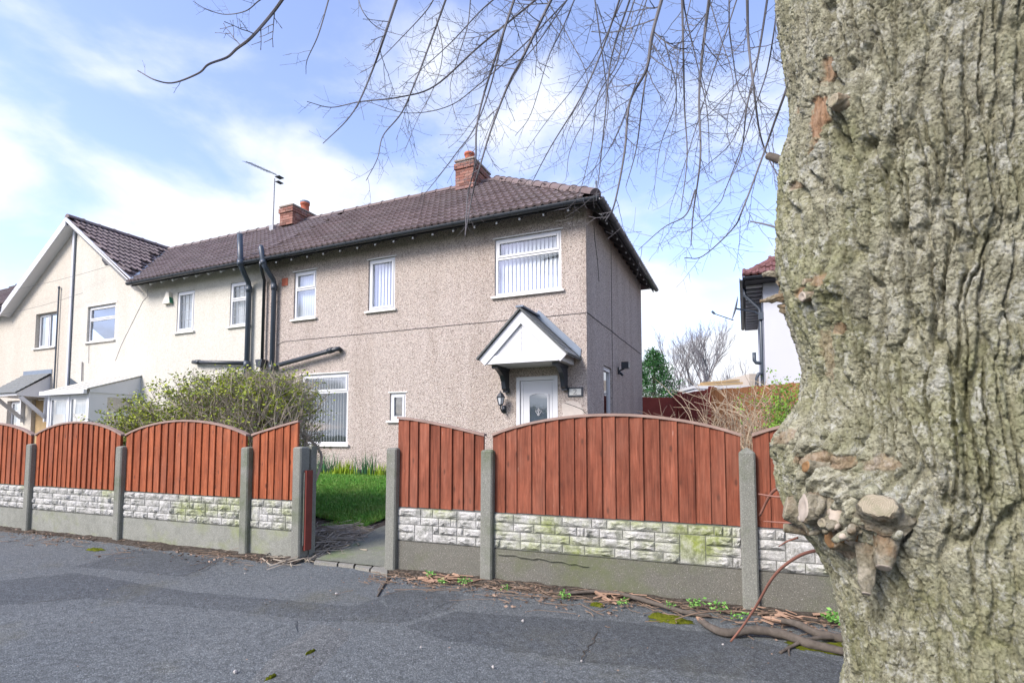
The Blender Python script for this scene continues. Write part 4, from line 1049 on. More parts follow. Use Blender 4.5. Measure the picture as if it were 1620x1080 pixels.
m = MB(); m.tube([(-12.45, -0.004, 5.2), (-12.42, -0.004, 5.02), (-12.62, -0.004, 4.9), (-13.5, -0.004, 3.75), (-13.75, -0.004, 3.3)], 0.006, 5); m.build('wall_cable', 'wire', ch_); m = MB(); m.tube([(-15.05, -0.01, 3.87), (-15.02, -0.01, 3.3)], 0.005, 5); m.build('wall_cable', 'wire', ch_); m = MB(); m.tube([(-15.3, -0.03, 3.35), (-15.28, -0.03, 2.78)], 0.016, 6); m.build('wall_pipe', 'wire', ch_)
m = MB(); m.prism([(-14.62, -0.02, 6.50), (-14.44, -0.02, 6.36), (-14.25, -0.02, 6.22), (-14.27, -0.02, 6.14), (-14.42, -0.02, 6.14), (-14.58, -0.02, 6.30)], (0, 0.018, 0)); m.build('gable_vent', 'soffit_black', ch_)
m = MB(); m.prism([(-15.9, -0.02, 2.9), (-15.5, -0.02, 2.72), (-15.45, -0.02, 2.62), (-15.9, -0.02, 2.55)], (0, 0.016, 0)); m.build('flashing_patch', 'slate_pipe', ch_)

alarm = root('alarm_box', 'cream wedge burglar alarm box with green edge on the off white wall', 'alarm box', (-11.5, -0.01, 4.75), TM)
m = MB(); m.prism([(-11.66, -0.004, 4.70), (-11.36, -0.004, 4.70), (-11.42, -0.004, 5.0), (-11.52, -0.004, 5.0)], (0, -0.09, 0)); m.build('cover', 'alarm_white', alarm)
m = MB(); m.prism([(-11.357, -0.004, 4.70), (-11.330, -0.004, 4.71), (-11.38, -0.004, 4.86)], (0, -0.092, 0)); m.build('side_strip', 'alarm_green', alarm)

# TV aerial on the ridge by the second chimney
ae = root('tv_aerial', 'tall television aerial mast beside the chimney with orange pot', 'aerial', (-10.35, 2.3, 7.4), TM)
m = MB(); m.tube([(-10.38, 2.3, 7.25), (-10.36, 2.3, 8.97)], 0.022, 6); m.box((-10.46, 2.24, 7.3), (-10.30, 2.36, 7.52)); m.build('mast', 'metal_grey', ae)
m = MB(); A, B = Vector((-11.35, 2.1, 9.62)), Vector((-10.2, 2.4, 9.03)); m.tube([A, B], 0.012, 5); m.build('boom', 'slate_pipe', ae)
for i in range(9):
    c = A.lerp(B, 0.04 + i * 0.085); m = MB(); m.tube([c + Vector((-0.03, -0.16, -0.04)), c + Vector((0.03, 0.16, 0.04))], 0.006, 4); m.build('element', 'slate_pipe', ae)
m = MB(); m.box(B + Vector((-0.16, -0.1, 0.0)), B + Vector((0.02, 0.1, 0.02))); m.build('reflector', 'slate_pipe', ae); m = MB(); m.box(B + Vector((-0.14, -0.1, -0.16)), B + Vector((0.0, 0.1, -0.14))); m.build('reflector', 'slate_pipe', ae)

# ---- buff house at the left
bh_ = root('terraced_house', 'buff cream house at the left edge with dark door hood and half the gable', 'house', (-20.0, 2.8, 0.2), TM)
BH = [(-17.97, -16.82, 3.92, 5.02), (-17.95, -16.9, 0.3, 2.3), (-19.4, -18.6, 1.2, 2.3)]
m = MB(); wall_holes(m, PF, -24.5, -16.002, 0.0, 5.33, BH, 0.16)
m.quad((-19.42, 0, 5.33), (-16.002, 0, 5.33), (-16.002, 0, 7.70)); m.quad((-24.5, 0, 5.33), (-19.42, 0, 5.33), (-19.42, 0, 5.5), (-24.5, 0, 5.5))
m.quad((-16, DEP, 0), (-24.5, DEP, 0), (-24.5, DEP, 5.5), (-16, DEP, 5.5)); m.build('wall', 'buff_pebbledash', bh_)
window(bh_, *BH[0], style='pair', rec=0.11); window(bh_, *BH[2], style='fan', rec=0.11)
m = MB(); m.box((-17.95 + 0.01, 0.10, 0.3), (-16.91, 0.14, 2.29)); m.build('door', 'tan_plank', bh_)
m = MB(); m.tube([(-16.66, -0.05, 2.6), (-16.66, -0.05, 5.72)], 0.022, 8); m.lathe([(0.03, 0), (0.04, 0.03), (0.02, 0.06)], (-16.66, -0.05, 5.70), 8); m.build('vent_pipe', 'slate_pipe', bh_)
roof = front_roof(bh_, -24.5, -16.001, 'tile_grey', gr=-19.43)
tl = slope_mats((-24.4, EY - 0.03, EZ - 0.01), (1, 0, 0), (0, math.cos(PA), math.sin(PA)), 8.2, SL, lambda p: p.x < -19.43 + (p.y - EY) * (3.43 / (RY - EY)) - 0.13 and p.z < RZ - 0.02)
lay_tiles(roof, tl, 'tile_grey', 60)
m = MB(); m.quad((GX, GY, GZ - 0.008), (GX, RY + 0.1, GZ - 0.008), (GX - 3.43, EY, EZ - 0.008), (GX - 3.43, GY, EZ - 0.008)); m.build('gable_slope', 'tile_grey_mass', roof)
lay_tiles(roof, slope_mats((GX - 3.45, 3.0, EZ), (0, -1, 0), (math.cos(GA), 0, math.sin(GA)), 3.15, GL, lambda p: p.y < EY + (RY - EY) * (p.x - GX + 3.43) / 3.43 - 0.1 and p.y > GY + 0.1 and p.z < GZ - 0.02), 'tile_grey', 0)
ridge_line(roof, (-24.4, RY, RZ + 0.03), (-16.3, RY, RZ + 0.03), 'tile_grey')
m = MB(); board_edge(m, Vector((GX - 0.001, GY - 0.03, GZ + 0.015)), Vector((GX - 3.62, GY - 0.03, EZ - 0.12)), 0.20); m.build('bargeboard', 'upvc', roof)
m = MB(); m.prism([(GX, GY + 0.015, GZ - 0.21), (GX - 3.5, GY + 0.015, EZ - 0.24), (GX - 3.5, GY + 0.015, EZ - 0.27), (GX, GY + 0.015, GZ - 0.24)], (0, 0.24, 0)); m.build('gable_soffit', 'upvc_trim', roof)
gutter(bh_, (-24.5, EY - 0.065, EZ - 0.045), (-19.55, EY - 0.065, EZ - 0.045), (0, -1, 0))
chimney(bh_, -23.2, 2.8, 7.45, 8.05, 0.95, 0.7, [(-0.2, 0, 0.12, 0.25, False), (0.22, 0, 0.13, 0.30, False)])
# lean-to door hood
hood = MB(); hood.prism([(-16.98, -0.004, 2.34), (-16.98, -0.80, 2.36), (-16.98, -0.80, 2.44), (-16.98, -0.004, 3.02)], (-1.45, 0, 0)); hd = hood.build('door_hood', 'upvc', bh_)
for i in range(8):
    a, b = i / 8, (i + 1) / 8; m = MB()
    y0, z0, y1, z1 = -0.86 + 0.86 * a, 2.44 + 0.66 * a, -0.86 + 0.86 * b, 2.44 + 0.66 * b
    m.prism([(-16.93, y0, z0 + 0.03), (-16.93, y1, z1 + 0.012), (-16.93, y1, z1), (-16.93, y0, z0)], (-1.55, 0, 0)); m.build('slate_course', 'canopy_slate', hd)
m = MB(); m.box((-18.5, -0.02, 3.06), (-16.9, -0.003, 3.22)); m.build('lead_flashing', 'lead', hd)
for x in (-17.03, -18.38):
    m = MB(); m.bar((x, -0.70, 2.33), (x, -0.05, 1.72), 0.07, 0.10); m.box((x - 0.035, -0.1, 1.6), (x + 0.035, -0.003, 2.33)); m.build('bracket', 'upvc', hd)
# thin service wires across the gable
for z0, z1, x0, x1, lb in ((5.72, 6.05, -19.3, -12.9, 'thin grey service wire stretched high across the cream gable'), (5.0, 5.35, -19.6, -15.1, 'lower thin service wire across the buff half of the gable')):
    m = MB(); m.tube([(x0 + (x1 - x0) * i / 10, -0.5 + 0.03 * i, z0 + (z1 - z0) * i / 10 - 0.08 * math.sin(math.pi * i / 10)) for i in range(11)], 0.006, 4); solo(m, 'service_wire', 'wire', lb, 'wire', (x0, -0.5, z0), TM)

# ---- white lean-to porch on the cream house
po = root('porch', 'white framed glazed porch with pale lean to roof behind the left fence', 'porch', (-13.7, -0.6, 0.2), TM)
px0, px1, pyf = -14.45, -12.60, -1.22
m = MB(); m.box((px0, pyf, 0.15), (px1, -0.004, 0.75)); m.build('base_wall', 'cream_pebbledash', po)
m = MB()
for x in (px0, -13.55, px1 - 0.09): m.box((x, pyf, 0.75), (x + 0.09, pyf + 0.09, 2.28))
m.box((px0 + 0.09, pyf + 0.004, 2.18), (px1 - 0.09, pyf + 0.086, 2.28)); m.box((px0, pyf + 0.09, 2.18), (px0 + 0.08, -0.004, 2.28)); m.box((px1 - 0.08, pyf + 0.09, 2.18), (px1, -0.004, 2.28))
m.box((px1 - 0.08, pyf + 0.09, 0.75), (px1, pyf + 0.42, 2.18)); m.box((px1 - 0.08, -0.12, 0.75), (px1, -0.004, 2.18)); m.box((px1 - 0.075, pyf + 0.42, 1.72), (px1 - 0.005, -0.12, 1.80)); m.box((px0 + 0.09, pyf + 0.01, 0.75), (px1 - 0.09, pyf + 0.08, 0.83))
m.build('frame', 'upvc', po)
for a, b in ((px0 + 0.09, -13.55), (-13.46, px1 - 0.09)):
    m = MB(); frame_rect(m, a, b, 0.83, 2.18, 0.06, pyf + 0.02, pyf + 0.07); sa = m.build('sash', 'upvc', po)
    m = MB(); m.quad((a + 0.06, pyf + 0.045, 0.89), (b - 0.06, pyf + 0.045, 0.89), (b - 0.06, pyf + 0.045, 2.12), (a + 0.06, pyf + 0.045, 2.12)); m.build('pane', 'glass', sa)
    m = MB(); k = 24; vs = []; fs = []
    for i in range(k + 1):
        x = a + 0.06 + (b - a - 0.12) * i / k; y = pyf + 0.12 + 0.02 * math.sin(i * 1.7); vs += [(x, y, 1.75), (x, y, 2.16)]
        if i: fs.append((2 * i - 2, 2 * i, 2 * i + 1, 2 * i - 1))
    m.add(vs, fs); m.build('net_curtain', 'net_curtain', sa, True)
for c, d in ((0.75, 1.72), (1.80, 2.18)):
    m = MB(); m.quad((px1 - 0.04, pyf + 0.42, c), (px1 - 0.04, -0.12, c), (px1 - 0.04, -0.12, d), (px1 - 0.04, pyf + 0.42, d)); m.build('pane', 'glass', po)
m = MB(); m.prism([(px1 - 0.01, -0.004, 2.28), (px1 - 0.01, pyf, 2.28), (px1 - 0.01, pyf, 2.36), (px1 - 0.01, -0.004, 2.78)], (0.04, 0, 0)); m.build('gable_infill', 'upvc', po); m = MB(); m.prism([(px0 - 0.03, -0.004, 2.28), (px0 - 0.03, pyf, 2.28), (px0 - 0.03, pyf, 2.36), (px0 - 0.03, -0.004, 2.78)], (0.04, 0, 0)); m.build('gable_infill', 'upvc', po)
n = 4
for i in range(n):
    a = px0 - 0.04 + (px1 - px0 + 0.09) * i / n; b = px0 - 0.04 + (px1 - px0 + 0.09) * (i + 1) / n
    m = MB(); m.prism([(a + 0.012, -0.006, 2.80), (b - 0.012, -0.006, 2.80), (b - 0.012, pyf - 0.08, 2.345), (a + 0.012, pyf - 0.08, 2.345)], (0, 0, 0.018)); m.build('roof_panel', 'porch_roof', po)
    m = MB(); m.bar((b, -0.006, 2.825), (b, pyf - 0.08, 2.37), 0.03, 0.02); m.build('glazing_rib', 'upvc', po)
m = MB(); m.box((px0 - 0.08, pyf - 0.16, 2.24), (px1 + 0.06, pyf - 0.085, 2.345)); m.build('eaves_beam', 'upvc', po)

# ------------------------------------------------------------------ white house at the right
RM = frame(Vector((6.30, 13.1, 0)), T_ANG)               # origin: its front left corner
RI = RM.inverted(); CAMR = RI @ Vector((0, 0, CAM_H))
rh = root('detached_house', 'white rendered house with red brown roof half hidden behind the big trunk', 'house', (3.0, 3.0, 0.2), RM)
m = MB(); wall_holes(m, PF, 0.0, 8.0, 0.0, 5.3, [(4.5, 5.6, 3.7, 4.9), (1.8, 2.9, 0.9, 2.2)], 0.1)
m.quad((0, 6, 0), (0, 0, 0), (0, 0, 5.3), (0, 6, 5.3)); m.quad((8, 0, 0), (8, 6, 0), (8, 6, 5.3), (8, 0, 5.3)); m.quad((8, 6, 0), (0, 6, 0), (0, 6, 5.3), (8, 6, 5.3)); m.build('wall', 'white_render', rh)
window(rh, 4.5, 5.6, 3.7, 4.9, style='fan'); window(rh, 1.8, 2.9, 0.9, 2.2, style='fan')
e0, o_ = 5.12, 0.42
m = MB(); A, B, C_, D = (-o_, -o_, e0), (8 + o_, -o_, e0), (8 + o_, 6 + o_, e0), (-o_, 6 + o_, e0); p, q = (3.2, 3, e0 + 2.55), (4.8, 3, e0 + 2.55)
m.quad(A, B, q, p); m.quad(B, C_, q); m.quad(C_, D, p, q); m.quad(D, A, p); rroof = m.build('roof', 'shed_red', rh)
saveC = CAMT; CAMT = CAMR
ra = math.atan2(2.55, 3 + o_); rl = math.hypot(2.55, 3 + o_)
plain('tile_red', (0.155, 0.075, 0.072), 0.85, 0.25, 0.4, 7, 0.3); MAT['tile_red_mass'] = MAT['tile_red']
lay_tiles(rroof, slope_mats((-o_ + 0.1, -o_ - 0.04, e0), (1, 0, 0), (0, math.cos(ra), math.sin(ra)), 8.6, rl, lambda p: p.x > -o_ + (p.y + o_) * (3.6 / 3.42) and p.x < 8 + o_ - (p.y + o_) * (3.6 / 3.42) and p.z < e0 + 2.5), 'tile_red', 60)
CAMT = saveC
ridge_line(rroof, (-o_ + 0.02, -o_ + 0.02, e0 + 0.04), (3.2, 3, e0 + 2.6), 'tile_red')
gutter(rh, (-o_ - 0.05, -o_ - 0.06, e0 - 0.05), (8.4, -o_ - 0.06, e0 - 0.05), (0, -1, 0))
gutter(rh, (-o_ - 0.06, 6.4, e0 - 0.052), (-o_ - 0.06, -o_ - 0.06, e0 - 0.052), (-1, 0, 0))
m = MB(); m.box((-o_, -o_, e0 - 0.13), (8.4, 0, e0 - 0.09)); m.box((-o_, 0.0, e0 - 0.131), (0, 6.4, e0 - 0.091)); m.box((-o_, -o_, e0 - 0.09), (8.4, -o_ + 0.02, e0 - 0.01)); m.build('soffit', 'soffit_black', rh)
for i in range(15):
    m = MB(); m.bar((-o_ + 0.03, 0.1 + i * 0.42, e0 - 0.16), (-0.005, 0.1 + i * 0.42, e0 - 0.16), 0.05, 0.06); m.build('rafter_foot', 'upvc_trim', rroof)
m = MB(); m.tube([(-0.42, 0.35, e0 - 0.1), (-0.42, 0.35, e0 - 0.3), (-0.08, 0.3, e0 - 0.7), (-0.07, 0.12, 4.2), (-0.07, 0.12, 0.4)], 0.042, 8); m.tube([(-0.07, 0.12, 3.0), (-0.20, 0.12, 3.02), (-0.24, 0.12, 3.08), (-0.24, 0.12, 3.28)], 0.045, 8); m.tube([(-0.07, 0.06, 2.75), (-0.16, 0.04, 2.72), (-0.20, 0.04, 2.62), (-0.20, 0.04, 2.25), (-0.12, 0.04, 2.15)], 0.04, 8); m.build('drainpipe', 'slate_pipe', rh, True)
dish = root('satellite_dish', 'grey satellite dish on the left edge of the white house', 'satellite dish', (-0.05, 0.15, 4.1), RM)
m = MB(); n = 18; dc = Vector((-0.62, -0.15, 4.38)); ax = Vector((-0.96, -0.10, 0.25)).normalized(); sx = ax.cross(Vector((0, 0, 1))).normalized(); sy = sx.cross(ax)
vs = [dc]; fs = []
for j in range(1, 4):
    for k in range(n):
        a = 2 * math.pi * k / n; rr = j / 3; vs.append(dc + (sx * math.cos(a) * 0.27 + sy * math.sin(a) * 0.33) * rr + ax * 0.05 * rr * rr)
for k in range(n):
    fs.append((0, 1 + k, 1 + (k + 1) % n))
    for j in range(2): a0 = 1 + j * n; fs.append((a0 + k, a0 + n + k, a0 + n + (k + 1) % n, a0 + (k + 1) % n))
m.add(vs, fs); m.build('reflector', 'metal_grey', dish, True)
m = MB(); m.tube([dc, (-0.2, 0.06, 4.3), (-0.06, 0.1, 4.2)], 0.022, 6); m.box((-0.12, 0.03, 4.1), (-0.003, 0.17, 4.28)); m.build('bracket', 'slate_pipe', dish)
m = MB(); q = dc + ax * 0.48 - sy * 0.22; m.tube([dc - sy * 0.30, q], 0.012, 6); m.tube([q, q + ax * 0.08 + sy * 0.05], 0.03, 8); m.build('feed_arm', 'slate_pipe', dish)

# ------------------------------------------------------------------ back boundary
def board_fence(name, label, P0, P1, ztop, zbot, mat, n, posts=True, bw=None):
    P0, P1 = Vector((*P0, 0)), Vector((*P1, 0)); d = (P1 - P0); L_ = d.length; a = math.atan2(d.y, d.x)
    r_ = root(name, label, 'fence' if 'fence' in name else 'gate', (P0.x, P0.y, zbot), WM); M_ = frame(P0, a)
    for i in range(n):
        x0, x1 = L_ * i / n, L_ * (i + 1) / n + 0.012; mb = MB(); z = ztop + random.uniform(-0.012, 0.012)
        mb.add([M_ @ Vector(v) for v in ((x0, 0, zbot), (x1, -0.014, zbot), (x1, 0.008, zbot), (x0, 0.008, zbot), (x0, 0, z), (x1, -0.014, z), (x1, 0.008, z), (x0, 0.008, z))], [(0, 1, 5, 4), (1, 2, 6, 5), (2, 3, 7, 6), (3, 0, 4, 7), (4, 5, 6, 7), (3, 2, 1, 0)])
        mb.build('board', mat, r_)
    for z in (zbot + 0.3, ztop - 0.25):
        mb = MB(); mb.prism([M_ @ Vector(v) for v in ((0, 0.01, z), (L_, 0.01, z), (L_, 0.05, z), (0, 0.05, z))], (0, 0, 0.08)); mb.build('rail', mat, r_)
    if posts:
        for x in (0, L_):
            mb = MB(); mb.prism([M_ @ Vector(v) for v in ((x - 0.05, -0.03, zbot), (x + 0.05, -0.03, zbot), (x + 0.05, 0.08, zbot), (x - 0.05, 0.08, zbot))], (0, 0, ztop - zbot + 0.06)); mb.build('post', mat, r_)
    return r_
board_fence('gate', 'dark red vertical board gate behind the grey house corner', (3.60, 15.0), (4.62, 14.9), 2.26, 0.36, 'shed_red', 10)
board_fence('fence', 'dark red board fence section next to the red gate', (4.66, 14.75), (4.92, 13.1), 2.34, 0.36, 'shed_red', 13)
board_fence('fence', 'orange brown board fence in front of the white house', (4.92, 12.9), (6.3, 10.6), 2.30, 0.36, 'fence_orange', 20)
# white outbuilding with timber lying on its roof
ob = root('outbuilding', 'low white outbuilding with flat roof beyond the back fence', 'shed', (7.9, 21.0, 0.3))
m = MB(); m.box((6.9, 20.0, 0.3), (9.5, 24, 2.95)); m.build('wall', 'white_render', ob)
m = MB(); m.box((6.85, 19.96, 2.952), (9.55, 24.1, 3.06)); m.build('roof', 'upvc', ob)
m = MB(); m.box((6.95, 19.95, 2.2), (7.9, 19.998, 2.9)); w_ = m.build('window', 'upvc', ob)
m = MB(); m.quad((7.0, 19.94, 2.26), (7.85, 19.94, 2.26), (7.85, 19.94, 2.84), (7.0, 19.94, 2.84)); m.build('pane', 'glass', w_)
m = MB(); m.box((9.9, 22.0, 0.3), (12, 25, 3.75)); solo(m, 'brick_outhouse', 'brick_wall_tan', 'plain tan outhouse wall rising behind the white outbuilding', 'shed', (10.9, 23, 0.3))
for i, (x, y, l, a, z) in enumerate(((7.2, 20.3, 1.7, 0.08, 3.10), (7.25, 20.5, 1.6, 0.05, 3.11), (7.3, 20.35, 1.5, 0.10, 3.18))):
    m = MB(); m.bar((x, y, z), (x + l * math.cos(a), y + l * math.sin(a), z + 0.10 + 0.02 * i), 0.22, 0.07); solo(m, 'plank', 'tan_plank', ('lowest', 'rearmost', 'topmost')[i] + ' of the tan planks on the white outbuilding roof', 'plank', (x, y, z - 0.04), group='planks on the outbuilding roof')

# ------------------------------------------------------------------ street fence
ZB1, ZB2, ZE, ZC = 0.275, 0.565, 1.19, 1.345
rock_me = []
def rock_mesh(seed):
    r_ = random.Random(seed); nx, nz = 6, 4; vs = []; fs = []
    for j in range(nz + 1):
        for i in range(nx + 1):
            x, z = i / nx, j / nz; edge = i in (0, nx) or j in (0, nz)
            dpt = 0.15 if edge else r_.uniform(0.45, 1.0) * (0.7 + 0.3 * math.sin(3 * x + seed))
            jx = 0 if edge else r_.uniform(-0.05, 0.05); jz = 0 if edge else r_.uniform(-0.08, 0.08)
            vs.append((x + jx, -dpt, z + jz))
    for j in range(nz):
        for i in range(nx):
            a = j * (nx + 1) + i; b = a + nx + 1
            fs += [(a, a + 1, b + 1), (a, b + 1, b)] if r_.random() < 0.5 else [(a, a + 1, b), (a + 1, b + 1, b)]
    k = len(vs); ring = [i for i in range(nx + 1)] + [(j * (nx + 1) + nx) for j in range(1, nz + 1)] + [nz * (nx + 1) + i for i in range(nx - 1, -1, -1)] + [j * (nx + 1) for j in range(nz - 1, 0, -1)]
    for i in ring: vs.append((vs[i][0], 0.0, vs[i][2]))
    n = len(ring); fs += [(ring[(i + 1) % n], ring[i], k + i, k + (i + 1) % n) for i in range(n)]
    mb = MB(); mb.add(vs, fs); return mb.mesh('stone', 'rock_stone')
rock_me = [rock_mesh(i) for i in range(14)]
def stones(parent, x0, x1, z0, z1, yf, seed):
    r_ = random.Random(seed); rows = 4; rh_ = (z1 - z0) / rows; n = max(3, int(round((x1 - x0) / 0.058))); cw = (x1 - x0) / n
    occ = [[False] * n for _ in range(rows)]
    for i in range(n):
        for j in range(rows):
            if occ[j][i]: continue
            t = r_.random()
            w, h = (r_.choice((2, 3, 3, 4)), 1)
            if t < 0.12 and j <= 1: w, h = r_.choice(((3, 3), (3, 2), (2, 2)))
            elif t < 0.24: w, h = 1, 1
            w = min(w, n - i)
            while w > 1 and any(occ[j][i + k] for k in range(w)): w -= 1
            while h > 1 and (j + h > rows or any(occ[j + l][i + k] for k in range(w) for l in range(h))): h -= 1
            for k in range(w):
                for l in range(h): occ[j + l][i + k] = True
            g = 0.004; a, b = x0 + i * cw + g, x0 + (i + w) * cw - g; c, d = z0 + j * rh_ + g, z0 + (j + h) * rh_ - g
            inst(rock_me[r_.randrange(14)], 'stone', parent, (a, yf, c), scale=(b - a, r_.uniform(0.018, 0.034), d - c))
PT = 0.105                                               # post width
def street_fence(name, label, posts, panels, wood, gravel, seed, base):
    f = root(name, label, 'fence', base, FM)
    for i, (x, kind) in enumerate(posts):
        w = PT / 2; m = MB(); zt = 1.075 + random.uniform(-0.012, 0.012); c = 0.012
        y0, y1 = -0.075, 0.055
        prof = [(x - w + c, y0), (x + w - c, y0), (x + w, y0 + c), (x + w, y1 - c), (x + w - c, y1), (x - w + c, y1), (x - w, y1 - c), (x - w, y0 + c)]
        lean = random.uniform(-0.006, 0.006)
        n = 8; rings = [(-0.1, 1.0), (0.35, 1.0), (0.75, 1.0), (zt - 0.012, 1.0), (zt, 0.82)]
        vs = [(x + (px - x) * s + lean * z, -0.01 + (py + 0.01) * s, z) for z, s in rings for px, py in prof]
        fs = [(j * n + k, j * n + (k + 1) % n, (j + 1) * n + (k + 1) % n, (j + 1) * n + k) for j in range(len(rings) - 1) for k in range(n)]
        vs.append((x + lean * zt, -0.01, zt + (0.028 if kind == 'point' else 0.006))); t = (len(rings) - 1) * n
        fs += [(t + k, t + (k + 1) % n, len(vs) - 1) for k in range(n)]
        m.add(vs, fs); m.build('post', 'post_concrete', f)
    for i, (x0, x1, kind, nb) in enumerate(panels):
        a, b = x0 + PT / 2 - 0.012, x1 - PT / 2 + 0.012
        m = MB(); m.box((a, -0.028, -0.06), (b, 0.022, ZB1 - 0.006)); gb = m.build('gravel_board', gravel, f)
        m = MB(); m.box((a, -0.020, ZB1), (b, 0.022, ZB2 - 0.004)); sb = m.build('stone_board', 'rock_joint', f)
        stones(sb, a + 0.01, b - 0.01, ZB1 + 0.004, ZB2 - 0.008, -0.0205, seed + i)
        def ztop(x):
            t = (x - a) / (b - a)
            if kind == 'bow': return ZE + (ZC - ZE) * (1 - (2 * t - 1) ** 2) ** 0.9
            if kind == 'rise': return ZE + (ZC - 0.02 - ZE) * t ** 0.9
            return ZE + (ZC - ZE) * (1 - t ** 1.3)
        # panel = capping strip; boards are its pieces
        m = MB(); k = 20; vs = []; fs = []
        for j in range(k + 1):
            x = a - 0.006 + (b - a + 0.012) * j / k; z = ztop(min(max(x, a), b)); vs += [(x, -0.032, z), (x, 0.026, z), (x, 0.026, z + 0.020), (x, -0.032, z + 0.020)]
            if j:
                o4 = 4 * j; fs += [(o4 - 4 + q, o4 - 4 + (q + 1) % 4, o4 + (q + 1) % 4, o4 + q) for q in range(4)]
        fs += [(3, 2, 1, 0), (4 * k, 4 * k + 1, 4 * k + 2, 4 * k + 3)]
        m.add(vs, fs); pan = m.build('fence_panel', 'fence_cap', f)
        r_ = random.Random(seed * 7 + i); xs = [a]
        ws = [r_.uniform(0.85, 1.15) for _ in range(nb)]; sw = sum(ws)
        for w in ws: xs.append(xs[-1] + w / sw * (b - a))
        for x0b, x1b in zip(xs, xs[1:]):
            m = MB(); ov = 0.014; xl, xr = x0b - ov * 0.2, x1b; zb = ZB2 + r_.uniform(0.0, 0.006); zl, zr = ztop(max(xl, a)) - 0.001, ztop(min(xr, b)) - 0.001
            tl_, tr = -0.012 + r_.uniform(-0.001, 0.002), -0.025 + r_.uniform(-0.005, 0.002)
            m.add([(xl, tl_, zb), (xr, tr, zb), (xr, 0.0, zb), (xl, 0.0, zb), (xl, tl_, zl), (xr, tr, zr), (xr, 0.0, zr), (xl, 0.0, zl)], [(0, 1, 5, 4), (1, 2, 6, 5), (2, 3, 7, 6), (3, 0, 4, 7), (4, 5, 6, 7), (3, 2, 1, 0)])
            m.build('board', wood, pan)
        for z in (ZB2 + 0.08, ZE - 0.18):
            m = MB(); m.box((a, 0.002, z), (b, 0.026, z + 0.05)); m.build('rail', wood, pan)
    return f
fl = street_fence('garden_fence', 'red brown bow topped fence with mossy stone boards left of the gateway', [(-7.25, ''), (-5.33, ''), (-3.62, ''), (-1.70, ''), (-1.03, 'gate')],
    [(-7.25, -5.33, 'bow', 17), (-5.33, -3.62, 'bow', 17), (-3.62, -1.70, 'bow', 17), (-1.70, -1.03, 'rise', 6)], 'fence_left', 'gravel_left', 3, (-4.3, 0, 0))
fr = street_fence('garden_fence', 'red brown bow topped fence right of the gateway running behind the trunk', [(0.03, ''), (0.955, ''), (2.93, 'point'), (4.88, ''), (6.83, ''), (8.78, '')],
    [(0.03, 0.955, 'fall', 8), (0.955, 2.93, 'bow', 17), (2.93, 4.88, 'bow', 16), (4.88, 6.83, 'bow', 17), (6.83, 8.78, 'bow', 17)], 'fence_right', 'gravel_right', 17, (2.4, 0, 0))
# second post and gate stop at the gateway
m = MB(); m.box((-1.075, 0.06, -0.1), (-0.972, 0.135, 1.09)); m.build('rear_post', 'post_concrete', fl)
m = MB(); m.box((-0.970, -0.03, 0.10), (-0.945, 0.055, 0.86)); st = m.build('gate_stop', 'old_paint', fl)
m = MB(); m.box((-0.970, -0.040, 0.15), (-0.962, -0.0305, 0.84)); m.build('stop_edge', 'gravel_left', st)
# a spalled mortar ledge on the widest gravel board
m = MB(); r_ = random.Random(4); pts = [(1.05 + 0.05 * i, -0.034 - r_.uniform(0, 0.006), ZB1 - 0.035 - 0.004 * i * 0.6 + r_.uniform(-0.008, 0.008)) for i in range(16)]
m.tube(pts, [r_.uniform(0.003, 0.009) for _ in pts], 5); m.build('mortar_ridge', 'gravel_right', fr)

# ------------------------------------------------------------------ street tree
TD, TPH = 2.4, R(41)
TC = Vector((TD * math.sin(TPH), TD * math.cos(TPH), 0))
DC = np.array([-math.sin(TPH), -math.cos(TPH)]); DL = np.array([-math.cos(TPH), math.sin(TPH)])     # toward the street, toward the gateway
tree = root('street_tree', 'huge mossy trunk of a bare street tree standing on the pavement at the right', 'tree', (TC.x, TC.y, 0))
SIL = [(1222, -60), (1228, 0), (1232, 50), (1244, 120), (1252, 190), (1246, 230), (1236, 260), (1233, 300), (1230, 340), (1228, 390), (1228, 430), (1236, 465), (1244, 500), (1262, 550), (1270, 590), (1264, 635), (1245, 668), (1234, 700), (1228, 730), (1230, 760), (1240, 790), (1254, 822), (1290, 862), (1312, 905), (1326, 950), (1336, 1000), (1343, 1040), (1346, 1080), (1346, 1140), (1330, 1180), (1290, 1240), (1250, 1300)]
sil = []
for u, v in SIL:
    d = ray(u, v); ph = math.atan2(d.x, d.y); rr = TD * math.sin(TPH - ph); dist = TD * math.cos(TPH - ph); sil.append((CAM_H + d.z / math.hypot(d.x, d.y) * dist, rr))
sil.sort(); SZ, SR = np.array([s[0] for s in sil]), np.array([s[1] for s in sil])
A_SIL = R(77)
def trunk_R0(a, z):
    core = np.interp(z, [-0.1, 0.1, 0.35, 0.8, 1.6, 2.8, 4.6], [0.72, 0.60, 0.50, 0.485, 0.49, 0.52, 0.46])
    edge = np.interp(z, SZ, SR, right=0.5) + 0.004
    w = np.exp(-((a - A_SIL) / R(38)) ** 2)
    r = core * (1 - w) + edge * w
    return r
def hit(u, v, r=0.5):
    """point of the trunk seen at (u, v): returns angle, height"""
    d = ray(u, v); dx, dy = d.x, d.y; A = dx * dx + dy * dy; B = -2 * (dx * TC.x + dy * TC.y); C_ = TC.x ** 2 + TC.y ** 2 - r * r
    disc = max(B * B - 4 * A * C_, 0); t = (-B - math.sqrt(disc)) / (2 * A)
    p = np.array([dx * t - TC.x, dy * t - TC.y]); return math.atan2(p @ DL, p @ DC), CAM_H + d.z * t
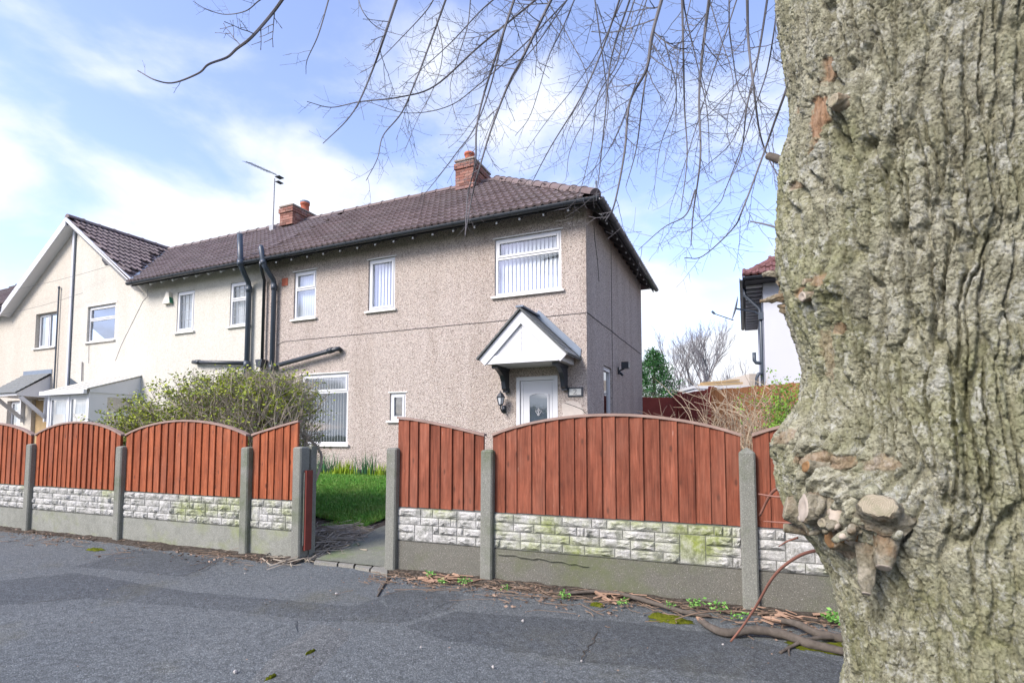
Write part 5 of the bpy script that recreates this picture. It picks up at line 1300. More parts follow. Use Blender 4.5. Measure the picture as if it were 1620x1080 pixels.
# swellings: (u, v, width angle, height sigma, amount)
BULGE = [(1340, 800, 20, 0.15, 0.085), (1300, 720, 18, 0.12, 0.045), (1400, 800, 9, 0.07, 0.04), (1325, 165, 6, 0.055, 0.045), (1310, 455, 11, 0.09, 0.05), (1265, 480, 8, 0.10, 0.02), (1300, 300, 9, 0.07, 0.025), (1255, 700, 9, 0.07, 0.03)]
BULGE = [(*hit(u, v, 0.55), R(w), s, h) for u, v, w, s, h in BULGE]
# bare wood scars: (u, v, half-width px, half-height px, strength)
SCARS = [(1294, 185, 19, 45, 1.0), (1306, 108, 9, 20, 0.8), (1285, 462, 10, 9, 0.9), (1311, 445, 13, 16, 0.7), (1318, 520, 14, 8, 0.6), (1300, 560, 16, 40, 0.35), (1330, 728, 42, 11, 0.55), (1400, 733, 16, 12, 0.4), (1272, 292, 9, 7, 0.6), (1275, 690, 24, 14, 0.45), (1340, 870, 30, 12, 0.5), (1262, 180, 5, 12, 0.5)]
SCARS = [(*hit(u, v, 0.52), w / FPX * 2.0 / 0.5, h / FPX * 2.0, s) for u, v, w, h, s in SCARS]
HOLES = [(1310, 428, 0.012, 0.016, 0.03), (1365, 225, 0.02, 0.02, 0.03), (1305, 400, 0.01, 0.014, 0.02), (1335, 735, 0.02, 0.016, 0.03), (1310, 745, 0.014, 0.014, 0.025), (1235, 735, 0.02, 0.02, 0.02)]
HOLES = [(*hit(u, v, 0.52), w / 0.5, h, d) for u, v, w, h, d in HOLES]
def trunk_mesh():
    av = np.concatenate([np.linspace(R(-62), R(118), 520), np.linspace(R(118), R(298), 70)[1:-1]])
    zv = np.concatenate([np.linspace(-0.1, 0.2, 16), np.linspace(0.2, 3.05, 820)[1:], np.linspace(3.05, 4.7, 60)[1:]])
    A, Z = np.meshgrid(av, zv)
    S = A * 0.5                                             # arc length
    r0 = trunk_R0(A, Z)
    rough = np.ones_like(A)
    for a, z, w, s, h in BULGE:
        g = np.exp(-((A - a) / w) ** 2 - ((Z - z) / s) ** 2); r0 = r0 + h * g; rough += 0.7 * g
    # flow: fissures bend round the burrs
    wx = 0.07 * (fbm(S * 2.2 + 10, Z * 1.6 + 10, 3, 2) - 0.5) + 0.035 * (fbm(S * 9 + 3, Z * 7 + 3, 3, 4) - 0.5)
    wz = 0.14 * (fbm(S * 2.5 + 30, Z * 2.0 + 5, 3, 6) - 0.5) + 0.05 * (fbm(S * 11 + 3, Z * 11 + 3, 3, 9) - 0.5)
    x, z = S + wx, Z + wz
    for a, zz, w, s, h in BULGE[:2]:
        g = np.exp(-((A - a) / (w * 1.3)) ** 2 - ((Z - zz) / (s * 1.3)) ** 2); x = x + 0.10 * g * np.sin((Z - zz) * 9); z = z + 0.12 * g * np.sin((A - a) * 5)
    x = x + 0.010 * (fbm(S * 70, Z * 45, 3, 81, 0.6) - 0.5); z = z + 0.016 * (fbm(S * 60 + 9, Z * 50, 3, 83, 0.6) - 0.5)      # jagged plate edges
    f1, f2, cid, gy = voronoi(x / 0.047, z / 0.34, 3)
    crack1 = 1 - sstep(0.03, 0.24, f2 - f1)
    f1b, f2b, cidb, gyb = voronoi(x / 0.026 + 7, z / 0.048 + 3, 8)
    crack2 = 1 - sstep(0.0, 0.13, f2b - f1b)
    f1c, f2c, cidc, gyc = voronoi(x / 0.012 + 7, z / 0.013 + 3, 12)
    crack3 = 1 - sstep(0.0, 0.22, f2c - f1c)
    fur = np.abs(fbm(x / 0.11 + 20, z / 0.95 + 20, 3, 14, 0.5) - 0.5)
    furrow = 1 - sstep(0.004, 0.030, fur)
    deep = sstep(0.30, 0.62, fbm(S * 4 + 4, Z * 1.5 + 4, 3, 21))
    soft = sstep(0.3, 0.7, fbm(S * 5 + 60, Z * 4 + 2, 3, 24))
    h = 0.005 * (cid - 0.5) + 0.005 * (cidb - 0.5) + 0.009 * gyb * (cidb - 0.2) + 0.0050 * (cidc - 0.5) + 0.007 * gyc * (cidc - 0.3)
    h = h - (0.016 + 0.018 * deep) * crack1 - (0.003 + 0.005 * soft) * crack2 - 0.003 * crack3
    h = h - (0.006 + 0.020 * deep) * furrow + 0.006 * (fbm(S * 34, Z * 26, 4, 31, 0.7) - 0.5) + 0.016 * (fbm(S * 4 + 8, Z * 2.5 + 8, 3, 41) - 0.5)
    h = h * (0.9 + 0.12 * rough) * np.interp(Z, [0, 0.45, 0.7, 3], [0.75, 0.85, 1.0, 1.0])
    for a, zz, w, s, hh in BULGE[:2]:
        g = np.exp(-((A - a) / (w * 1.25)) ** 2 - ((Z - zz) / (s * 1.25)) ** 2); dd = np.hypot((A - a) * 0.5, Z - zz); h = h + 0.007 * g * np.sin(dd / 0.010 + 9 * fbm(S * 12, Z * 12, 3, 47))
    h += (rough - 1) * 0.032 * (fbm(S * 16 + 5, Z * 16 + 5, 4, 55, 0.65) - 0.5)
    scar = np.zeros_like(A); nz = fbm(S * 30, Z * 22, 4, 61, 0.6) - 0.5
    for a, zz, w, hh, s in SCARS:
        d = np.hypot((A - a) / w, (Z - zz) / hh) + nz * 1.3
        g = 1 - sstep(0.75, 1.0, d); scar = np.maximum(scar, g * s)
        h = h * (1 - 0.85 * g * min(1, s + 0.2)) - 0.012 * g * s + 0.006 * g * (fbm(S * 60, Z * 12, 3, 71) - 0.5)
        rim = np.exp(-((d - 1.15) / 0.22) ** 2); h = h + 0.010 * rim * s
    for a, zz, w, hh, dpt in HOLES:
        h = h - dpt * np.exp(-((A - a) / w) ** 2 - ((Z - zz) / hh) ** 2)
    far = sstep(R(112), R(125), A) * (1 - sstep(R(285), R(295), A)); h = h * (1 - 0.6 * far)
    r = r0 + h
    cx_, sx_ = np.cos(A), np.sin(A)
    V = np.stack([r * (cx_ * DC[0] + sx_ * DL[0]), r * (cx_ * DC[1] + sx_ * DL[1]), Z], -1).reshape(-1, 3)
    nz_, na = A.shape; i = np.arange(nz_ * na).reshape(nz_, na); j = np.roll(i, -1, axis=1)
    F = np.stack([i[:-1], i[1:], j[1:], j[:-1]], -1).reshape(-1, 4)
    me = fast_mesh('trunk', V, F, 'trunk_bark', True)
    at_ = me.attributes.new('scar', 'FLOAT', 'POINT'); at_.data.foreach_set('value', scar.ravel().astype(np.float32))
    return me
link('trunk', trunk_mesh(), tree)
def tpt(a, z, dr=0.0):
    r = float(trunk_R0(np.array([a]), np.array([z]))[0])
    for ba, bz, w, s, h in BULGE: r += h * math.exp(-((a - ba) / w) ** 2 - ((z - bz) / s) ** 2)
    r += dr; q = r * (math.cos(a) * DC + math.sin(a) * DL); return Vector((TC.x + q[0], TC.y + q[1], z))
def tnorm(a): q = math.cos(a) * DC + math.sin(a) * DL; return Vector((q[0], q[1], 0))
# cut stubs of removed shoots on the burr: (u, v, radius, length, (outward, gateway-ward, up), bark, cut)
UPV = Vector((0, 0, 1)); LFV = Vector((DL[0], DL[1], 0))
def stub(u, v, r, l, dr, bark='brown_bark', cut='cut_wood', flat=1.0, sink=0.05, taper=0.9, r0=0.55):
    a, z = hit(u, v, r0); p = tpt(a, z, -sink); d = (tnorm(a) * dr[0] + LFV * dr[1] + UPV * dr[2]).normalized()
    n = 20; x = d.cross(UPV).normalized(); y = x.cross(d); rr_ = random.Random(int(u + v)); lob = [1 + 0.10 * math.sin(2 * math.pi * k / n * 2 + u) + rr_.uniform(-0.05, 0.05) for k in range(n)]
    prof = [(0, 1.7), (0.15, 1.5), (0.3, 1.28), (0.45, 1.15), (0.6, 1.08), (0.72, 1.05), (0.84, 1.02), (0.93, taper * 1.1), (1.0, taper)]; L_ = l + sink; vs = []; fs = []
    for j, (t, s) in enumerate(prof):
        for k in range(n):
            an = 2 * math.pi * k / n; w = r * s * lob[k] * (1 + rr_.uniform(-0.09, 0.09)); vs.append(p + d * (t * L_) + x * math.cos(an) * w + y * math.sin(an) * w * flat)
        if j: fs += [((j - 1) * n + k, (j - 1) * n + (k + 1) % n, j * n + (k + 1) % n, j * n + k) for k in range(n)]
    m = MB(); m.add(vs, fs); o = m.build('branch_stub', bark, tree, True)
    e = vs[-n:]; c = sum((Vector(q) for q in e), Vector()) / n; m = MB(); ring2 = [Vector(q).lerp(c, 0.16) + d * 0.004 for q in e]; ring3 = [Vector(q).lerp(c, 0.6) - d * 0.003 for q in e]
    loc = c - Vector(BASE[tree.name]); q = d.to_track_quat('Z', 'Y'); Mi = (Matrix.Translation(c) @ q.to_matrix().to_4x4()).inverted()
    vv = [Mi @ Vector(w) for w in e] + [Mi @ w for w in ring2] + [Mi @ w for w in ring3] + [Vector((0, 0, -0.004))]
    ff = [(k, (k + 1) % n, n + (k + 1) % n, n + k) for k in range(n)] + [(n + k, n + (k + 1) % n, 2 * n + (k + 1) % n, 2 * n + k) for k in range(n)] + [(2 * n + k, 2 * n + (k + 1) % n, 3 * n) for k in range(n)]
    m.add(vv, ff); me = m.mesh('cut_face', cut, (0, 0, 0), True); f = link('cut_face', me, o); f.location = loc; f.rotation_euler = q.to_euler()
def stubmat():
    k = NM('stub_bark', 0.95, 0.12)
    v = k.ramp(k.noise(26, 8, 0.72), [(0.3, (0.10, 0.085, 0.055)), (0.48, (0.22, 0.20, 0.145)), (0.62, (0.33, 0.30, 0.235)), (0.78, (0.46, 0.43, 0.37))])
    v = k.mix(k.ramp(k.noise(9, 5), [(0.5, 0.0), (0.68, 0.6)]), v, (0.26, 0.15, 0.075))
    k.col(v); b1 = k.bump(k.noise(60, 6, 0.75), 1.0, 0.012); k.bump(k.voro(60, out='Distance'), 0.8, 0.008, b1); MAT['stub_bark'] = k.m
stubmat()
plain('pale_wood', (0.40, 0.345, 0.285), 0.9, 0.15, 0.35, 30, 0.5)
plain('rot_wood', (0.25, 0.145, 0.07), 0.95, 0.1, 0.5, 40, 0.9)
stub(1396, 814, 0.046, 0.035, (0.85, -0.30, 0.35), 'stub_bark', flat=0.8)
stub(1316, 806, 0.040, 0.030, (0.85, 0.45, 0.05), 'stub_bark', 'pale_wood', flat=1.25)
stub(1274, 812, 0.036, 0.035, (0.75, 0.55, 0.25), 'stub_bark', flat=1.15)
stub(1340, 826, 0.018, 0.04, (1.0, 0.25, 0.0), 'stub_bark')
stub(1330, 850, 0.030, 0.018, (1.0, 0.30, -0.1), 'stub_bark', 'rot_wood')
stub(1358, 848, 0.020, 0.125, (0.55, -0.30, -0.85), 'stub_bark', 'pale_wood', taper=0.55)
stub(1392, 842, 0.028, 0.06, (0.55, -0.16, -0.85), 'stub_bark', 'pale_wood', taper=0.75)
stub(1272, 838, 0.018, 0.06, (0.35, 1.0, -0.02), 'stub_bark')
stub(1282, 466, 0.026, 0.012, (1, 0.2, -0.1), 'stub_bark', 'pale_wood', flat=0.75)
stub(1286, 448, 0.012, 0.015, (1, 0.2, 0.1), 'stub_bark')
stub(1330, 165, 0.022, 0.02, (1, 0.0, 0.1), 'stub_bark')
stub(1250, 262, 0.014, 0.07, (0.0, 1.0, 0.75), 'brown_bark', r0=0.5)
stub(1310, 742, 0.022, 0.006, (1, 0.2, 0.2), 'stub_bark', 'rot_wood')
br2 = random.Random(9)
for i in range(26):                                       # ragged splinters and small knobs over the burr
    u, v = br2.gauss(1345, 42), br2.gauss(825, 26)
    if u < 1270 or u > 1430: continue
    a, z = hit(u, v, 0.55); p = tpt(a, z, -0.025); d = (tnorm(a) + LFV * br2.uniform(-0.7, 0.9) + UPV * br2.uniform(-0.9, 0.6)).normalized(); l = br2.uniform(0.04, 0.085); r = br2.uniform(0.006, 0.018); k = 5
    pts = [p + d * (l * j / (k - 1)) + Vector((br2.gauss(0, .003), br2.gauss(0, .003), br2.gauss(0, .004))) for j in range(k)]
    m = MB(); m.tube(pts, [r * 1.6, r * 1.25] + [r * br2.uniform(0.8, 1.1), r * br2.uniform(0.7, 1.0), r * br2.uniform(0.2, 0.6)], 8); m.build('knob', br2.choice(('stub_bark', 'stub_bark', 'pale_wood', 'rot_wood', 'trunk_bark')), tree, True)
# broken spikes on the gateway side of the trunk
for u, v, du, dv, r in ((1246, 430, -40, 4, 0.012), (1244, 435, -38, 0, 0.009), (1242, 447, -14, -2, 0.016), (1244, 462, -10, 0, 0.014), (1246, 472, -44, 3, 0.010), (1240, 468, -28, 6, 0.014), (1246, 483, -16, 2, 0.012), (1252, 488, -18, 2, 0.014)):
    Y = 2.02; p, q = at(u + 14, v, Y + 0.02), at(u + du, v + dv, Y + 0.06); k = 6; pts = [p.lerp(q, i / (k - 1)) + Vector((0, 0, random.uniform(-0.005, 0.005))) for i in range(k)]
    m = MB(); m.tube(pts, [r * 1.2] + [r * random.uniform(0.8, 1.15) for _ in range(k - 2)] + [r * random.uniform(0.3, 0.8)], 7); m.build('broken_spur', 'stub_bark', tree)
def bez(pts, n):
    """Catmull-Rom through points"""
    P = [Vector(p) for p in pts]; P = [P[0] * 2 - P[1]] + P + [P[-1] * 2 - P[-2]]; out = []
    for i in range(1, len(P) - 2):
        for k in range(n):
            t = k / n; a, b, c, d = P[i - 1:i + 3]; out.append(0.5 * ((2 * b) + (c - a) * t + (2 * a - 5 * b + 4 * c - d) * t * t + (3 * b - a - 3 * c + d) * t ** 3))
    out.append(P[-2]); return out
# red suckers springing from the burr
def sucker(px, r0, r1, mat='sucker_bark', name='sucker'):
    pts = bez([at(u, v, Y) for u, v, Y in px], 8); n = len(pts); m = MB(); m.tube(pts, [r0 + (r1 - r0) * i / (n - 1) for i in range(n)], 8); return m.build(name, mat, tree, True)
sucker([(1362, 858, 1.86), (1340, 868, 1.90), (1300, 869, 2.0), (1262, 880, 2.15), (1225, 910, 2.32), (1195, 960, 2.5), (1175, 990, 2.6), (1156, 1014, 2.66)], 0.0075, 0.005)
sucker([(1250, 765, 2.1), (1222, 778, 2.2), (1202, 815, 2.3)], 0.007, 0.005)
sucker([(1250, 786, 2.1), (1225, 785, 2.15), (1200, 781, 2.2)], 0.006, 0.003)
sucker([(1262, 828, 2.1), (1235, 826, 2.15), (1208, 824, 2.2)], 0.005, 0.002)
sucker([(1262, 850, 2.0), (1245, 856, 2.05), (1232, 864, 2.1)], 0.004, 0.002)
sucker([(1240, 364, 2.1), (1215, 356, 2.2), (1187, 350, 2.3)], 0.005, 0.003, 'twig', 'twig')

# limbs above the picture and the drooping branches
LIMBS = [[(1.40, 1.9, 4.2), (0.9, 2.8, 5.3), (0.2, 3.9, 6.0), (-0.9, 4.8, 6.3), (-2.2, 5.4, 6.4), (-3.2, 5.9, 6.3)],
         [(1.60, 2.0, 4.3), (1.6, 3.2, 5.7), (1.5, 4.6, 6.5), (1.2, 6.0, 7.0)], [(1.75, 1.9, 4.3), (2.5, 2.8, 5.6), (3.0, 4.0, 6.4), (3.2, 5.2, 6.8)],
         [(1.7, 1.6, 4.3), (2.5, 0.6, 6.0), (3.4, -0.4, 7.2)], [(1.4, 1.7, 4.3), (0.6, 0.9, 6.0), (-0.6, 0.1, 7.4)]]
LS = []
for k, lb in enumerate(LIMBS):
    p = bez(lb, 10); n = len(p); m = MB(); m.tube(p, [0.225 * (1 - i / n) ** 0.9 + 0.012 for i in range(n)], 12); m.build('limb', 'brown_bark', tree, True); LS += p[8:]
BR = [  # traced centre lines: start depth, end depth, start radius, points
 (4.2, 4.4, .0140, [(452, -8), (431, 21), (398, 59), (375, 77), (359, 91), (330, 102), (314, 116), (275, 131), (246, 127), (218, 112)]),
 (5.6, 5.8, .0075, [(425, -8), (409, 2), (388, 18), (355, 23), (325, 14), (305, 2)]),
 (4.6, 4.5, .0070, [(522, -8), (504, 54), (486, 95), (484, 118)]),
 (4.0, 4.2, .0105, [(630, -8), (606, 64), (592, 104), (570, 157), (549, 190), (511, 227)]),
 (4.6, 4.4, .0090, [(860, -10), (760, 72), (688, 136), (631, 154), (570, 161), (524, 170), (486, 161)]),
 (4.9, 4.8, .0060, [(690, -8), (674, 18), (638, 57), (595, 100), (570, 115)]),
 (4.3, 4.4, .0090, [(708, -8), (678, 75), (656, 132), (635, 179), (606, 215), (597, 251), (579, 286)]),
 (4.8, 4.9, .0070, [(790, -8), (760, 18), (717, 64), (678, 100), (631, 140)]),
 (5.0, 4.7, .0070, [(905, -8), (830, 70), (760, 132), (710, 168), (645, 179), (581, 161)]),
 (4.0, 4.3, .0125, [(876, -8), (828, 89), (805, 132), (778, 202), (758, 268), (747, 310), (737, 365)]),
 (4.2, 4.4, .0120, [(816, -8), (788, 78), (766, 148), (754, 202), (752, 258), (740, 310), (736, 372)]),
 (4.7, 4.6, .0080, [(800, 40), (775, 140), (751, 202), (723, 241), (692, 282), (665, 315)]),
 (4.4, 4.6, .0100, [(983, -8), (949, 89), (918, 156), (871, 233), (840, 292)]),
 (4.5, 4.7, .0090, [(999, -8), (968, 89), (957, 187), (949, 264), (943, 318)]),
 (3.9, 4.1, .0155, [(1049, -8), (1031, 58), (1023, 109), (996, 163), (988, 241), (972, 323), (958, 350)]),
 (4.1, 4.3, .0090, [(1036, 40), (1019, 140), (1007, 233), (990, 296)]),
 (4.0, 4.2, .0100, [(1079, -8), (1081, 78), (1083, 171), (1087, 249), (1077, 334)]),
 (3.8, 4.0, .0120, [(1123, -8), (1112, 78), (1106, 156), (1108, 249), (1097, 334), (1093, 389)]),
 (4.3, 4.4, .0070, [(1080, -8), (1086, 30), (1108, 124), (1120, 187), (1122, 272)]),
 (3.4, 3.5, .0100, [(1182, -8), (1184, 66), (1192, 136), (1202, 210), (1217, 253), (1234, 282)]),
 (3.6, 3.7, .0085, [(1215, -8), (1200, 86), (1182, 167), (1173, 241), (1155, 284)]),
 (3.2, 3.6, .0090, [(1262, 60), (1248, 128), (1225, 194), (1206, 249), (1175, 331), (1159, 362), (1112, 405), (1083, 408)]),
 (5.0, 5.0, .0070, [(912, -8), (890, 45), (867, 93), (840, 180), (815, 215)]),
 (5.2, 5.1, .0070, [(940, -8), (957, 117), (962, 170), (950, 240), (930, 290)]),
 (4.8, 4.7, .0070, [(1168, -8), (1124, 128), (1089, 241), (1060, 330)]),
 (5.2, 5.0, .0070, [(1026, -8), (988, 93), (910, 218), (895, 285)]),
 (5.4, 5.2, .0065, [(1120, -8), (1140, 60), (1160, 130), (1150, 200), (1165, 270)]),
 (5.3, 5.1, .0065, [(745, -8), (740, 40), (725, 90), (712, 140), (722, 190)]),
 (5.4, 5.2, .0060, [(565, -8), (575, 20), (600, 45), (650, 60)]),
 (5.0, 4.9, .0065, [(1050, 60), (1070, 150), (1045, 230), (1035, 300)]),
 (4.9, 4.9, .0060, [(1010, 120), (985, 190), (955, 250), (905, 300)]),
 (5.6, 5.3, .0060, [(860, -8), (900, 60), (930, 130), (900, 190), (880, 240)]),
 (3.5, 3.6, .0060, [(1100, 300), (1085, 340), (1050, 360), (1010, 395)]),
 (4.9, 4.9, .0055, [(1200, 90), (1150, 150), (1110, 190), (1060, 215), (1000, 250)]),
 (5.1, 5.0, .0055, [(1190, 140), (1160, 220), (1120, 260), (1075, 300)]),
 (5.3, 5.2, .0055, [(690, 30), (700, 80), (690, 130), (660, 190), (640, 240)]),
]
tw = random.Random(5)
xr = random.Random(77)                                    # thinner branches behind the traced ones
for k in (9, 12, 14, 17, 19, 21, 24, 25):
    y0, y1, r0, px = BR[k]; sh, sv, bend = xr.uniform(-45, 45), xr.uniform(0.62, 0.95), xr.uniform(-25, 25)
    px = [(min(u + sh + bend * i / len(px), 1240 - (20 if v > 100 else 0)), v * sv if v > 0 else -8) for i, (u, v) in enumerate(px)]
    if px[0][1] > 0: px = [(px[0][0] + 8, -8)] + px
    BR.append((y0 + xr.uniform(0.5, 1.1), y1 + xr.uniform(0.4, 0.9), xr.uniform(0.005, 0.0075), px))
def rperp(d):
    v = Vector((tw.gauss(0, 1), tw.gauss(0, 0.55), tw.gauss(0, 1))); v -= d * v.dot(d); return v.normalized()
def twig(mb, p, d, l, r, lev):
    n = max(3, int(l / 0.05)); pts = [p]; q = p.copy(); dd = d.copy(); kink = rperp(d); nodes = []
    for i in range(n):
        dd = (dd + kink * (0.16 if i % 2 else -0.16) + Vector((0, 0, 0.05)) + rperp(dd) * 0.07).normalized(); q = q + dd * (l / n); pts.append(q.copy()); nodes.append((q.copy(), dd.copy()))
    mb.tube(pts, [r * (1 - 0.55 * i / n) for i in range(n)] + [r * 0.62], 3, cap=False)
    if lev > 0:
        for i, (q, dd) in enumerate(nodes[:-1]):
            if tw.random() < (0.62 if lev > 1 else 0.45): twig(mb, q, (dd * 0.55 + rperp(dd) * 0.8).normalized(), l * tw.uniform(0.22, 0.55), r * 0.72, lev - 1)
    e = nodes[-1][0]; mb.tube([e, e + nodes[-1][1] * 0.006, e + nodes[-1][1] * 0.014], [r * 0.5, r * 1.0, r * 0.2], 3, cap=False)      # bud
for k, (y0, y1, r0, px) in enumerate(BR):
    n = len(px); P = [at(u, v, y0 + (y1 - y0) * i / (n - 1) + 0.10 * math.sin(2.1 * i + k)) for i, (u, v) in enumerate(px)]
    main = bez(P, 7); s = main[0]; start = None
    if px[0][1] <= 0:
        best = min(LS, key=lambda q: (q - s).length + (5 if q.z < s.z + 0.15 else 0)); up = (main[0] - main[2]).normalized()
        start = bez([best, best.lerp(s + up * 0.5, 0.6), s + up * 0.25, s], 6)[:-1]
    allp = (start or []) + main; N = len(allp); rs = [r0 * (1.0 if i < N - len(main) else 1 - 0.70 * (i - (N - len(main))) / len(main)) for i in range(N)]
    if start: rs = [r0 * (1.5 - 0.5 * i / len(start)) if i < len(start) else r for i, r in enumerate(rs)]
    m = MB(); m.tube(allp, rs, 6, cap=False)
    acc = 0.0
    for i in range(1, len(main)):
        acc += (main[i] - main[i - 1]).length
        if acc > 0.085:
            acc = 0; d = (main[min(i + 1, len(main) - 1)] - main[i - 1]).normalized(); t = i / len(main)
            if k == 0 and tw.random() < 0.68: continue
            if k in (2, 3) and tw.random() < 0.5: continue
            ln = tw.uniform(0.12, 0.52) * (1.1 - 0.55 * t) * (0.6 if k in (0, 2) else 1.0)
            twig(m, main[i], (d * 0.8 + rperp(d) * 0.75 + Vector((-0.08, 0, -0.05))).normalized(), ln, max(0.0020, rs[N - len(main) + i] * 0.42), 2 if ln > 0.2 else 1)
    m.build('branch', 'twig', tree)

# ------------------------------------------------------------------ planting
def tri_leaves(P, size, seed, flat=0.5):
    """small folded leaves (two triangles each)"""
    r_ = np.random.default_rng(seed); n = len(P); d = r_.normal(size=(n, 3)); d[:, 2] *= flat; d /= np.linalg.norm(d, axis=1)[:, None]
    s = np.cross(d, r_.normal(size=(n, 3))); s /= np.linalg.norm(s, axis=1)[:, None]; nn = np.cross(d, s); L_ = (size * r_.uniform(0.6, 1.35, n))[:, None]
    V = np.stack([P, P + d * L_ * 0.5 + s * L_ * 0.28 + nn * L_ * 0.08, P + d * L_, P + d * L_ * 0.5 - s * L_ * 0.28 + nn * L_ * 0.08], 1).reshape(-1, 3)
    k = np.arange(n)[:, None] * 4
    return V, np.concatenate([k + np.array([[0, 1, 2]]), k + np.array([[0, 2, 3]])])
def local_mesh(name, V, F, mat, base, parent):
    return link(name, fast_mesh(name, np.asarray(V) - np.array(base), F, mat), parent)

# hedge behind the left fence
hr = random.Random(12)
hb = FM @ Vector((-3.0, 0.9, 0.1)); hedge = root('hedge', 'straggly half bare hedge with yellow green leaves behind the left fence', 'hedge', tuple(hb))
def hedge_top(x):
    return float(np.interp(x, [-5.3, -4.9, -4.3, -3.6, -3.0, -2.4, -1.9, -1.5, -1.15, -0.8], [1.12, 1.20, 1.46, 1.72, 1.86, 1.88, 1.84, 1.76, 1.58, 1.30]))
tips = []
def hstem(mb, p, d, l, r, lev, col_tips):
    n = max(2, int(l / 0.07)); pts = [p]; q = p.copy(); dd = d.copy()
    for i in range(n):
        dd = (dd + Vector((hr.gauss(0, 0.20), hr.gauss(0, 0.20), hr.gauss(0.04, 0.14)))).normalized(); q = q + dd * (l / n); pts.append(q.copy())
        f = FI @ q
        if lev > 0 and hr.random() < 0.75: hstem(mb, q, (dd + Vector((hr.gauss(0, 0.6), hr.gauss(0, 0.6), hr.gauss(0.15, 0.4)))).normalized(), l * hr.uniform(0.25, 0.6), r * 0.6, lev - 1, col_tips)
        if q.z > 0.6 and lev == 0: col_tips.append(q.copy())
        if q.z > hedge_top(f.x) + 0.03 or f.x > -1.58 - 0.62 * (f.y - 0.45) + 0.12 or f.y < 0.1: break
    mb.tube(pts, [r * (1 - 0.6 * i / len(pts)) for i in range(len(pts))], 3, cap=False)
m = MB()
for i in range(600):
    y = hr.uniform(0.4, 1.4); xm = -1.68 - 0.62 * (y - 0.45); x = hr.uniform(-5.0, xm) if i % 3 else hr.uniform(xm - 1.4, xm); zt = hedge_top(x); p = FM @ Vector((x, y, 0)); p.z = garden_z(p) + hr.uniform(0.3, zt - 0.45)
    hstem(m, p, Vector((hr.gauss(0, 0.35), hr.gauss(0, 0.35), 1)).normalized(), min(0.75, zt - p.z + 0.1), 0.0065, 2, tips)
for i in range(26):
    x = -4.9 + 3.0 * i / 25; p = FM @ Vector((x, hr.uniform(0.7, 1.2), 0)); p.z = garden_z(p); pts = [p, p + Vector((hr.gauss(0, 0.05), hr.gauss(0, 0.05), 0.4)), p + Vector((hr.gauss(0, 0.12), hr.gauss(0, 0.12), 0.85)), p + Vector((hr.gauss(0, 0.2), hr.gauss(0, 0.2), 1.2))]
    m.tube(bez(pts, 4), 0.017, 5)
m.build('twigs', 'hedge_twig', hedge)['kind'] = 'stuff'
T_ = np.array([tuple(t) for t in tips]); fx = np.array([(FI @ Vector(t)).x for t in T_]); fy = np.array([(FI @ Vector(t)).y for t in T_])
ht = np.array([hedge_top(x) for x in fx]); hgt = T_[:, 2] / ht
r1 = rng.random(len(T_)); patch = fbm(fx * 1.6 + 9, T_[:, 2] * 2.2 + 4, 3, 3)
pr = np.clip((hgt - 0.70) * 2.2, 0, 1) * sstep(0.38, 0.58, patch) * np.interp(fx, [-5, -4.2, -3, -2.3, -1.6], [1.2, 1.5, 1.2, 0.7, 0.25]) + 0.16 * sstep(0.5, 0.65, patch)
sel = T_[r1 < pr]; sel = np.repeat(sel, 5, 0) + rng.normal(0, 0.026, (len(sel) * 5, 3))
V, F = tri_leaves(sel, 0.036, 1); local_mesh('foliage', V, F, 'hedge_leaf', BASE[hedge.name], hedge)['kind'] = 'stuff'
sel = T_[(r1 > 0.80)]; sel = np.repeat(sel, 2, 0) + rng.normal(0, 0.02, (len(sel) * 2, 3))
V, F = tri_leaves(sel, 0.026, 2); local_mesh('dull_foliage', V, F, 'privet_leaf', BASE[hedge.name], hedge)['kind'] = 'stuff'
print('hedge tips', len(T_))

def stems(mb, base, n, h, spread, r, rr, bend=0.3, kids=2):
    tp = []
    for i in range(n):
        p = Vector(base) + Vector((rr.gauss(0, spread[0]), rr.gauss(0, spread[0]), 0)); a = rr.uniform(0, 6.28); ln = h * rr.uniform(0.45, 1.1); o = Vector((math.cos(a), math.sin(a), 0)) * ln * spread[1] * rr.random()
        pts = bez([p, p + o * 0.25 + Vector((0, 0, ln * 0.4)), p + o * 0.6 + Vector((0, 0, ln * 0.75)), p + o * (1 + bend) + Vector((rr.gauss(0, .05), rr.gauss(0, .05), ln * rr.uniform(0.85, 1)))], 3)
        mb.tube(pts, [r * (1 - 0.7 * j / len(pts)) for j in range(len(pts))], 3, cap=False); tp.append(pts[-1])
        for c in range(kids):
            j = rr.randrange(3, len(pts) - 1); q = pts[j]; d = Vector((rr.gauss(0, 1), rr.gauss(0, 1), rr.uniform(0.2, 1.4))).normalized() * ln * rr.uniform(0.1, 0.3)
            mb.tube([q, q + d * 0.5 + Vector((0, 0, 0.02)), q + d], [r * 0.5, r * 0.4, r * 0.2], 3, cap=False); tp.append(q + d)
    return tp
